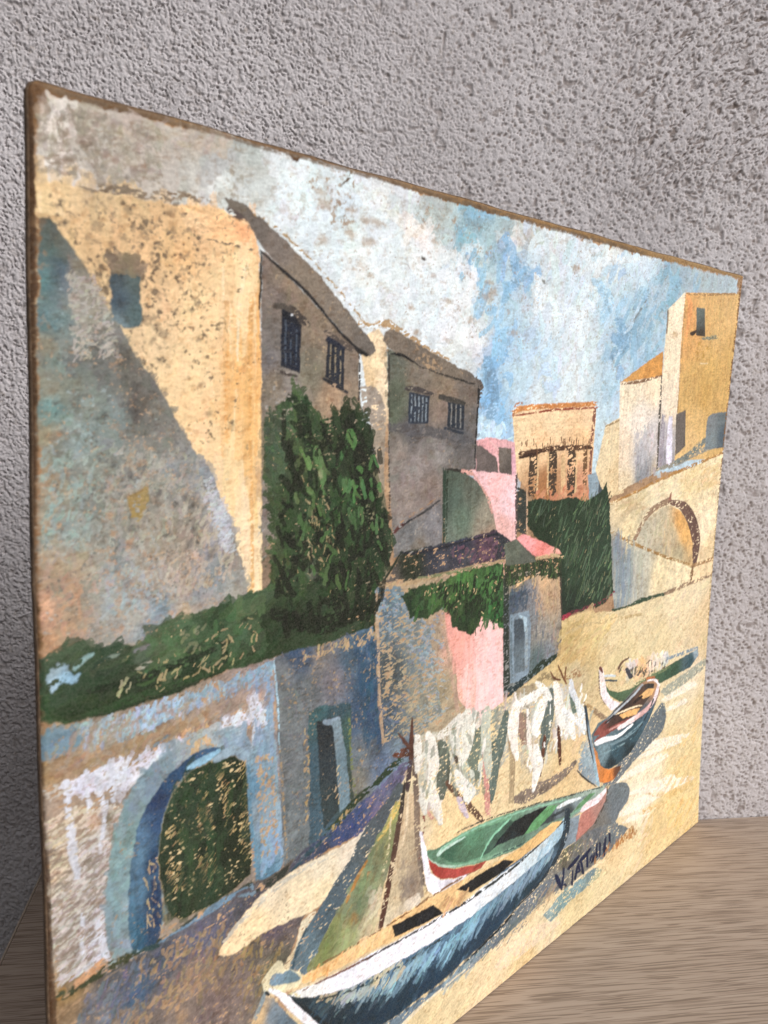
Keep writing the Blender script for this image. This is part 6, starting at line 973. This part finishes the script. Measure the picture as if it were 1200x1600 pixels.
D|2945 499 2450 358 1967 295 1551 303 1154 420 1084 575 1552 413 1967 396|2816,438,31,54,66 2336,339,33,59,79 1918,320,27,55,75 1551,335,24,48,65 1155,507,28,45,56|n=240,L=12,W=3.4,a=34,aj=6,cj=.08,al=.6,dry=.4
D|1085 695 1386 592 1638 558 1728 465 1552 460 1230 560|1156,623,179,166,141 1509,513,203,194,165 1386,546,168,176,176|n=90,L=6,W=1.6,a=28,aj=10,cj=.08,al=.75,dry=.6
F|981 727 1050 722 1157 703 1308 685 1447 676 1607 654 1773 646 1963 631 2183 625 2385 640 2638 645 2870 689 3050 721 3111 746 3102 672 3049 621 2908 583 2766 564 2486 540 2186 517 1854 527 1638 548 1509 560 1358 576 1231 613 1085 666|1050,702,226,226,224 1347,636,231,231,240 1728,594,233,233,242 2014,575,234,235,242 2444,587,223,228,234 2809,610,201,214,221 3039,675,170,196,210|r=.4,st=r,m=.04
S|1051 710 1310 674 1610 643 1967 618 2190 609 2644 631 3062 707 3061 712 3053 715 2632 644 2177 626 1960 630 1604 654 1305 685 1048 716 1048 713|1157,697,120,77,58 1727,636,46,48,51 2443,630,44,50,52|c=.75,s=4
S|1389 550 1556 524 1733 506 1861 501 2070 505 2070 510 2062 516 1847 521 1723 521 1548 539 1384 560 1382 556|55,69,75|c=.45,r=.4,s=4
S|974 728 1049 675 1157 618 1309 567 1469 531 1470 534 1466 538 1305 578 1156 627 1050 683 975 733 972 732|43,58,61|c=.65,s=4
S|994 699 1074 599 1162 491 1297 344 1314 338 1314 353 1185 502 1094 609 1001 703 994 706|23,33,39|c=.9,s=4
S|3082 773 3067 668 3029 568 2918 484 2796 431 2624 391 2625 387 2633 383 2811 417 2948 462 3075 540 3138 635 3140 751 3111 774|38,53,64|c=.95,s=4
S|2636 397 2502 356 2331 328 2170 298 2171 294 2177 290 2343 314 2516 342 2645 389 2643 394|21,30,35|c=.8,s=4
F|1040 769 1086 774 1157 766 1308 762 1447 758 1581 754 1606 773 1748 766 1898 755 2180 746 2354 730 2557 717 2740 730 2947 747 3057 719 2977 687 2839 670 2638 656 2385 654 2183 639 1963 638 1773 653 1607 667 1447 689 1308 700 1157 720 1064 740|1121,756,229,189,136 1386,727,229,192,141 1551,725,233,195,143 2012,693,229,192,141 2218,723,220,191,145 2870,700,226,188,132 2680,680,220,183,128|r=.3,st=r
F|2077 715 2245 719 2480 711 2577 666 2471 647 2368 647 2193 651|25,27,31|r=.25,m=.25
F|1602 741 1749 728 1899 716 1973 636 1796 655 1620 680|24,26,31|r=.25,m=.25
S|1087 777 1310 764 1574 754 1902 759 2182 756 2183 760 2177 763 1894 771 1570 762 1305 773 1084 783 1083 780|135,100,67|c=.7,s=4
D|1962 714 2113 699 2194 631 2013 625|205,168,123|n=14,L=7,W=2,a=30,aj=8
D|1086 774 1551 756 1577 706 1121 733|1121,756,222,168,108 1467,733,237,203,155|n=34,L=4,W=2,a=60,aj=10,al=.7
F|850 831 844 859 877 880 910 904 949 898 965 857 1051 792 1050 747 988 754 914 773 866 799|219,209,177|r=.4,s=2
F|886 843 916 855 955 840 992 838 1050 772 1023 767 948 794 895 813|915,833,122,145,162 999,804,105,128,139|r=.3,s=2
F|817 749 856 796 898 760 947 692 1048 552 944 513 783 606|832,714,198,170,131 897,692,116,131,143 946,623,96,112,124|r=.5
S|861 814 841 788 802 733 807 722 818 719 858 772 871 805 868 812|141,153,157|c=.7,s=4
S|862 802 872 786 883 780 886 787 876 803 865 809|35,44,51|s=4
S|884 795 934 738 990 654 1067 558 1178 424 1203 413 1205 433 1100 570 1025 665 961 752 893 806 881 807|235,234,240|s=4
S|946 764 1048 687 1054 687 1051 695 949 770 944 769|211,203,162|c=.6,s=4
S|2988 413 3002 370 3052 301 3067 292 3075 296 3049 360 3019 406 2999 418|23,34,65|c=1,r=.1,t=.3,s=4
S|3076 420 3070 363 3051 309 3061 298 3075 296 3093 352 3097 410 3087 419|23,34,65|c=1,r=.1,t=.3,s=4
S|3089 308 3113 292 3128 288 3126 297 3107 316 3086 320|23,34,65|c=1,r=.1,t=.3,s=4
S|3145 383 3209 391 3269 417 3264 428 3247 434 3178 416 3129 398 3131 389|23,34,65|c=1,r=.1,t=.3,s=4
S|3178 362 3174 280 3184 270 3195 270 3199 353 3189 362|23,34,65|c=1,r=.1,t=.3,s=4
S|3231 287 3245 329 3264 374 3255 383 3242 385 3221 341 3209 298 3219 288|23,34,65|c=1,r=.1,t=.3,s=4
S|3240 379 3257 332 3272 322 3283 324 3266 372 3251 382|23,34,65|c=1,r=.1,t=.3,s=4
S|3230 324 3276 315 3280 323 3264 333 3222 336 3220 331|23,34,65|c=1,r=.1,t=.3,s=4
S|3272 383 3283 337 3303 293 3319 282 3329 285 3316 328 3293 377 3280 385|23,34,65|c=1,r=.1,t=.3,s=4
S|3277 377 3342 386 3402 410 3399 419 3384 425 3311 412 3257 395 3261 384|23,34,65|c=1,r=.1,t=.3,s=4
S|3343 392 3347 321 3361 310 3374 310 3370 381 3357 393|23,34,65|c=1,r=.1,t=.3,s=4
S|3402 323 3406 349 3428 360 3421 381 3416 337 3390 333 3392 325 3406 318 3441 323 3447 373 3410 373 3387 360 3379 334 3389 324|23,34,65|c=1,r=.1,t=.3,s=4
S|3459 421 3455 344 3467 335 3479 334 3482 412 3471 421|23,34,65|c=1,r=.1,t=.3,s=4
S|3499 410 3495 333 3506 323 3518 323 3522 401 3511 410|23,34,65|c=1,r=.1,t=.3,s=4
S|3478 328 3491 340 3485 348 3474 351 3457 342 3463 332|23,34,65|c=1,r=.1,t=.3,s=4
S|3572 425 3552 374 3554 310 3563 302 3573 301 3584 360 3591 416 3582 424|23,34,65|c=1,r=.1,t=.3,s=4
S|3569 338 3600 335 3604 343 3587 354 3553 359 3549 350|23,34,65|c=1,r=.1,t=.3,s=4
S|3617 432 3621 372 3633 362 3645 363 3641 423 3629 433|23,34,65|c=1,r=.1,t=.3,s=4
F|-12 3962 31 3966 177 3969 406 3971 650 3971 913 3967 1507 3968 2250 3961 3489 3963 4993 3972 4983 3937 3499 3923 2519 3938 2155 3931 1548 3937 1191 3952 949 3947 643 3954 406 3938 236 3932 138 3926 59 3928 37 3882 19 3837 7 3769 15 3671 2 3619 -20 3615|18,3934,130,98,63 27,3888,136,106,74 100,3938,120,90,60 298,3946,98,71,44 521,3945,130,100,65 913,3955,114,84,54 1258,3947,130,102,76 1790,3942,136,106,70 2812,3937,138,109,72 4352,3944,152,124,86|r=.6,k=.5,st=h
S|1 3914 -8 3667 -1 3663 5 3669 17 3918 9 3922|104,74,46|c=.7,al=.7,r=1,s=4
D|30 3921 669 3953 670 3909 44 3842|183,173,161|n=120,L=6,W=3,a=30,aj=50,cj=.08,al=.5,dry=.6
S|4956 3939 4962 3232 4967 2428 4982 2421 4998 2424 4995 3231 4985 3941 4970 3944|135,98,59|c=.6,r=.4,s=4
S|4972 2427 4972 1401 5037 64 5048 56 5058 56 5007 1393 4993 2425 4982 2429|176,146,95|c=.5,r=.4,s=4
S|1215 3944 1199 3916 1162 3881 1162 3880 1164 3880 1208 3913 1221 3943 1219 3945|93,74,54|c=.8,s=4
S|32 3935 404 3941 911 3938 1544 3936 2516 3927 3494 3925 3510 3933 3499 3941 2522 3944 1550 3956 916 3955 409 3958 37 3954 27 3944|115,96,76|c=.96,al=.8,r=.5,k=.5,s=4
S|-5 3948 -3 3668 -4 3327 -10 2878 -12 2305 -11 1902 -8 1481 -4 1152 5 114 17 94 28 95 17 1142 8 1474 3 1898 1 2303 5 2877 13 3328 15 3671 9 3951 2 3955|73,50,33|c=1,al=.85,r=.5,k=.5,s=4
B|2.0|393.5|2.8|2.6|107,77,50|0.85|
B|0.9|387.5|1.6|3.7|107,77,50|0.6|
B|2.3|359.6|2.2|2.0|123,94,68|0.5|
D|45 3924 119 3929 118 3774 29 3757|226,218,211|n=22,L=5,W=3.5,a=60,aj=60,cj=.04,al=.6,dry=.6
D|27 3904 407 3920 409 3755 25 3723|138,3863,142,131,118 299,3808,159,150,139 62,3813,151,140,127|n=260,L=3,W=1.8,a=60,aj=60,cj=.08,al=.5,dry=.7
K|27 3920 4866 3950 2919 3330 1297 3415 780 3799 409 3755|152,128,108|d=.05,s=.9,al=.6,seed=160
B|108.8|381.1|3.9|2.0|167,141,114|0.6|
B|106.4|384.6|2.9|1.5|167,141,114|0.6|
B|137.6|378.1|3.4|1.6|167,141,114|0.6|
B|131.2|378.4|2.9|1.4|167,141,114|0.6|
B|122.8|380.6|2.8|1.4|167,141,114|0.6|
B|122.4|372.5|3.1|1.6|167,141,114|0.6|
B|132.9|370.4|3.7|1.9|167,141,114|0.6|
B|159.4|348.6|2.1|1.1|167,141,114|0.6|
B|163.8|338.7|2.1|1.2|167,141,114|0.6|
B|125.6|360.2|1.4|0.8|167,141,114|0.6|
B|210.5|357.7|5.1|2.3|167,141,114|0.6|
B|215.1|360.0|3.6|1.6|167,141,114|0.6|
B|211.7|363.9|3.1|1.4|167,141,114|0.6|
B|200.0|346.3|3.0|1.5|167,141,114|0.6|
B|109.5|368.5|2.6|1.4|167,141,114|0.6|
B|284.2|377.3|5.3|1.9|167,141,114|0.6|
B|133.8|358.6|2.2|1.2|167,141,114|0.6|
B|183.5|353.2|2.3|1.1|167,141,114|0.6|
B|232.6|342.6|3.4|1.6|167,141,114|0.6|
S|946 3112 989 3066 1029 2954 1058 2786 1072 2777 1084 2785 1074 2956 1041 3082 969 3129 948 3128|31,47,29|c=.8,r=.8,s=4
S|1228 3016 1285 2915 1336 2736 1414 2573 1443 2561 1461 2576 1409 2741 1368 2928 1272 3031 1240 3036|20,30,16|c=.85,r=.8,s=4
S|906 2293 1147 2196 1426 2228 1440 2255 1402 2279 1137 2275 918 2339 888 2324|23,34,19|c=.85,r=1,s=4
D|923 3074 1476 2916 1540 2481 1475 2187 913 2242|19,28,15|n=150,L=8,W=3,a=95,aj=25,cj=.2,al=.8,dry=.5
D|1015 3074 1438 2917 1500 2486 1354 2318 971 2454|1054,2883,99,124,78 1332,2819,79,118,71 1133,2531,77,105,63|n=46,L=7,W=2.2,a=100,aj=25,cj=.12,al=.8,dry=.6
K|-5 2104 364 2098 899 2126 917 1890 540 1924 241 1859 -2 1940|158,138,114|d=.16,s=.8,al=.75,seed=186
K|776 1765 838 2061 900 2046 952 1330 839 1292|158,138,114|d=.14,s=.8,al=.75,seed=184
K|914 2142 1457 2149 1708 1521 1001 1284|158,138,114|d=.08,s=.8,al=.75,seed=178
K|192 1306 213 1615 368 1891 635 1944 794 1849 764 1796 434 1760 388 1244|158,138,114|d=.07,s=.8,al=.75,seed=177
K|22 1227 615 1241 985 1263 949 843 753 677 38 1084|158,138,114|d=.12,s=.8,al=.75,seed=182
K|-4 1941 290 1931 204 1314 22 1227|142,122,103|d=.2,s=1.0,al=.5,seed=180
D|-6 2084 364 2083 899 2108 901 1970 540 1971 243 1946 -1 1981|70,2041,156,141,125 541,2040,162,149,137 823,2040,150,140,136|n=130,L=4,W=1.6,a=70,aj=35,cj=.1,al=.6,dry=.65
S|67 1870 70 1724 93 1597 103 1586 112 1592 103 1715 85 1866 75 1876|207,210,221|c=.75,al=.85,r=.5,s=4
S|138 1946 141 1810 148 1803 155 1806 152 1943 145 1950|207,210,221|c=.75,al=.85,r=.5,s=4
S|165 1947 187 1806 195 1798 203 1803 191 1942 177 1955|207,210,221|c=.75,al=.85,r=.5,s=4
S|217 1953 227 1819 234 1813 240 1816 242 1947 229 1959|207,210,221|c=.75,al=.85,r=.5,s=4
S|157 1424 181 1281 196 1266 207 1274 175 1420 164 1430|207,210,221|c=.75,al=.85,r=.5,s=4
S|105 1472 108 1338 114 1330 120 1332 122 1465 114 1476|207,210,221|c=.75,al=.85,r=.5,s=4
S|198 1820 176 1663 181 1656 188 1657 214 1812 207 1822|207,210,221|c=.75,al=.85,r=.5,s=4
D|4018 710 4923 837 4983 8 4160 -11 3716 26 3671 114 4057 188 3965 478|4031,552,236,227,208 4637,253,223,188,124 4350,29,216,193,148 4821,577,227,195,139 3713,105,227,211,175|n=110,L=11,W=3,a=24,aj=10,cj=.05,al=.6,dry=.55
K|2019 -108 2964 -94 4070 -51 5003 51 5009 -36 3981 -95 2965 -153 2122 -203|139,112,74|d=.3,s=1.0,al=.6,seed=190
D|3666 363 3956 359 3995 300 3685 304 3422 308 3398 330|172,118,64|n=34,L=4,W=1.2,a=70,aj=15,cj=.1,al=.85,dry=.4
K|24 3689 24 3622 605 3531 790 3551 784 3717 410 3737|118,106,91|d=.2,s=.8,al=.6,seed=200
K|19 3293 302 3310 760 2484 415 2318 -2 2343|199,166,134|d=.14,s=.7,al=.55,seed=202
K|23 3588 237 3381 617 2860 760 2484 -2 2343|80,88,90|d=.12,s=.7,al=.5,seed=204
D|2583 2584 3344 2593 3470 2243 3507 1969 3002 1997 2901 2314|2718,2539,74,92,72 3055,2402,84,104,78 3301,2115,102,122,95 3026,2083,58,78,59|n=150,L=8,W=1.1,a=62,aj=14,cj=.18,al=.75,dry=.55
D|2583 2584 3344 2593 3507 1969 3002 1997 2901 2314|162,151,118|n=45,L=2,W=.7,a=62,aj=20,al=.6,dry=.4
D|3073 682 2944 519 2507 423 2017 371 1552 413 1230 525 1386 531 2016 473 2564 525|3007,629,140,178,201 2565,488,142,165,183 2016,439,145,184,206 1552,460,149,181,196 1307,528,132,151,161|n=90,L=12,W=2.2,a=36,aj=6,cj=.06,al=.32,dry=.5
'''
paint(PICTURE)

# ---------------------------------------------------------------- the board itself
art = bpy.data.objects.new('painted_board', None); scene.collection.objects.link(art)
art.matrix_world = Matrix([[0.767827, -0.640596, 0.00887, -0.066497], [0.640657, 0.767753, -0.01063, -0.32578], [0.0, 0.013844, 0.999904, 0.000295], [0, 0, 0, 1]])
art['label'] = 'old painted board of houses and beached boats, brown worn edges, standing on the wooden table'
art['category'] = 'painting'
BOW = 0.00464; THICK = .0034

def rounded(x, z, r=(.0025, .0036, .002, .0015)):
    """pull the corners of the sheet in to a worn curve; r: bottom left, top left, top right, bottom right"""
    w, h = BW/1000, BH/1000; x = x.copy(); z = z.copy()
    for rr, cx, cz, sx, sz in ((r[0], 0, 0, 1, 1), (r[1], 0, h, 1, -1), (r[2], w, h, -1, -1), (r[3], w, 0, -1, 1)):
        px, pz = cx+sx*rr, cz+sz*rr
        m = ((x-px)*sx < 0) & ((z-pz)*sz < 0); d = np.hypot(x-px, z-pz); f = np.where(m & (d > rr), rr/np.maximum(d, 1e-9), 1)
        x = px+(x-px)*f; z = pz+(z-pz)*f
    # edges nibbled by age
    return x+.00035*np.sin(z*61+1)*np.cos(z*23)*(x < .001), z-.0003*(np.sin(x*90)*np.sin(x*37))*(z > h-.001)
def bow(z): v = z/(BH/1000); return BOW*4*v*(1-v)

h = HGT.copy()
hb = np.pad(h, 1, mode='edge'); h = (hb[1:-1, 1:-1]*2+hb[:-2, 1:-1]+hb[2:, 1:-1]+hb[1:-1, :-2]+hb[1:-1, 2:])/6
edge = np.minimum(np.minimum(GX, GX[:, -1:]-GX), np.minimum(GY, GY[-1:]-GY))
roll = np.clip(1-edge/1.3, 0, 1)**2*.9
px, pz = rounded(GX/1000*(BW/GX[0, -1]), GY/1000*(BH/GY[-1, 0]))
relief = (1.0*h+.13*(N_GRAIN-.5)+.04*(N_FINE-.5)+.25*(N_LOW-.5))*np.clip(edge/1.5, 0, 1)
py = bow(pz)-(relief-roll)/1000
m = raw_mesh('paint_layer', np.stack([px, py, pz], -1).reshape(-1, 3), grid_quads(NY, NX))
attr_color(m, 'paint', np.clip(COL, 0, 1))
attr_float(m, 'body', h)
k = Nodes('dry_tempera')
pc = k.n('ShaderNodeAttribute', attribute_name='paint').outputs['Color']
hv = k.n('ShaderNodeAttribute', attribute_name='body').outputs['Fac']
co = k.scaled((1, 1, 1))
gr = k.noise(co, 1500, 3, .6)
k.put(k.b.inputs['Base Color'], k.mix(k.ramp(gr, (.35, (0, 0, 0)), (.7, (.35, .35, .35))), pc, k.mix(.16, pc, (.62, .56, .47))))
k.put(k.b.inputs['Roughness'], k.ramp(k.noise(co, 60, 3, .6), (.3, (.62, .62, .62)), (.7, (.82, .82, .82))))
k.b.inputs['Specular IOR Level'].default_value = .16
k.bump(gr, .35, .00025)
link('paint_layer', m, k.m, art)

# body: rim and back
n1 = 160; gx, gz = np.meshgrid(np.linspace(0, BW/1000, n1), np.linspace(0, BH/1000, n1)); gx, gz = rounded(gx, gz)
back = np.stack([gx, bow(gz)+THICK, gz], -1)
bord = np.concatenate([np.stack([np.zeros(n1-1, int), np.arange(n1-1)], 1), np.stack([np.arange(n1-1), np.full(n1-1, n1-1)], 1),
                       np.stack([np.full(n1-1, n1-1), np.arange(n1-1, 0, -1)], 1), np.stack([np.arange(n1-1, 0, -1), np.zeros(n1-1, int)], 1)])
bp = back[bord[:, 0], bord[:, 1]]; cen = np.array([BW/2000, 0, BH/2000])
prof = [(.0007, .0004), (.0008, -.00015), (.0013, -.0004), (.002, -.00035), (.0028, -.00015), (THICK, 0)]
rngs = []
wob = .00007*np.random.default_rng(5).standard_normal(len(bp)); wob = (wob+np.roll(wob, 1)+np.roll(wob, 2))/1.7
for yo, inset in prof:
    q = bp.copy(); dirn = (cen-q); dirn[:, 1] = 0; dirn = np.sign(dirn)*(np.abs(dirn) > np.array([BW/2000-.003, 9, BH/2000-.003]))
    q = q+dirn*(inset-(wob*(abs(inset) > 1e-5))[:, None]); q[:, 1] = bow(bp[:, 2])+yo; q[:, 2] = np.maximum(q[:, 2], -.0001); rngs.append(q)
nb = len(bp); co = np.concatenate([back.reshape(-1, 3)]+rngs); quads = [grid_quads(n1, n1, True)]
for r in range(len(prof)-1):
    a = n1*n1+r*nb+np.arange(nb); b = n1*n1+r*nb+(np.arange(nb)+1) % nb
    quads.append(np.stack([a, a+nb, b+nb, b], 1))
m = raw_mesh('board', co, np.concatenate(quads))
k = Nodes('old_brown_board'); co = k.scaled((1, 1, 1))
c = k.ramp(k.noise(co, 90, 4, .6), (.3, (.055, .032, .018)), (.7, (.135, .082, .046)))
c = k.mix(k.ramp(k.noise(co, 700, 3, .6), (.5, (0, 0, 0)), (.75, (.6, .6, .6))), c, (.26, .17, .10))
k.put(k.b.inputs['Base Color'], c); k.b.inputs['Roughness'].default_value = .85; k.bump(k.noise(co, 800, 3), .5, .0004)
link('board', m, k.m, art)
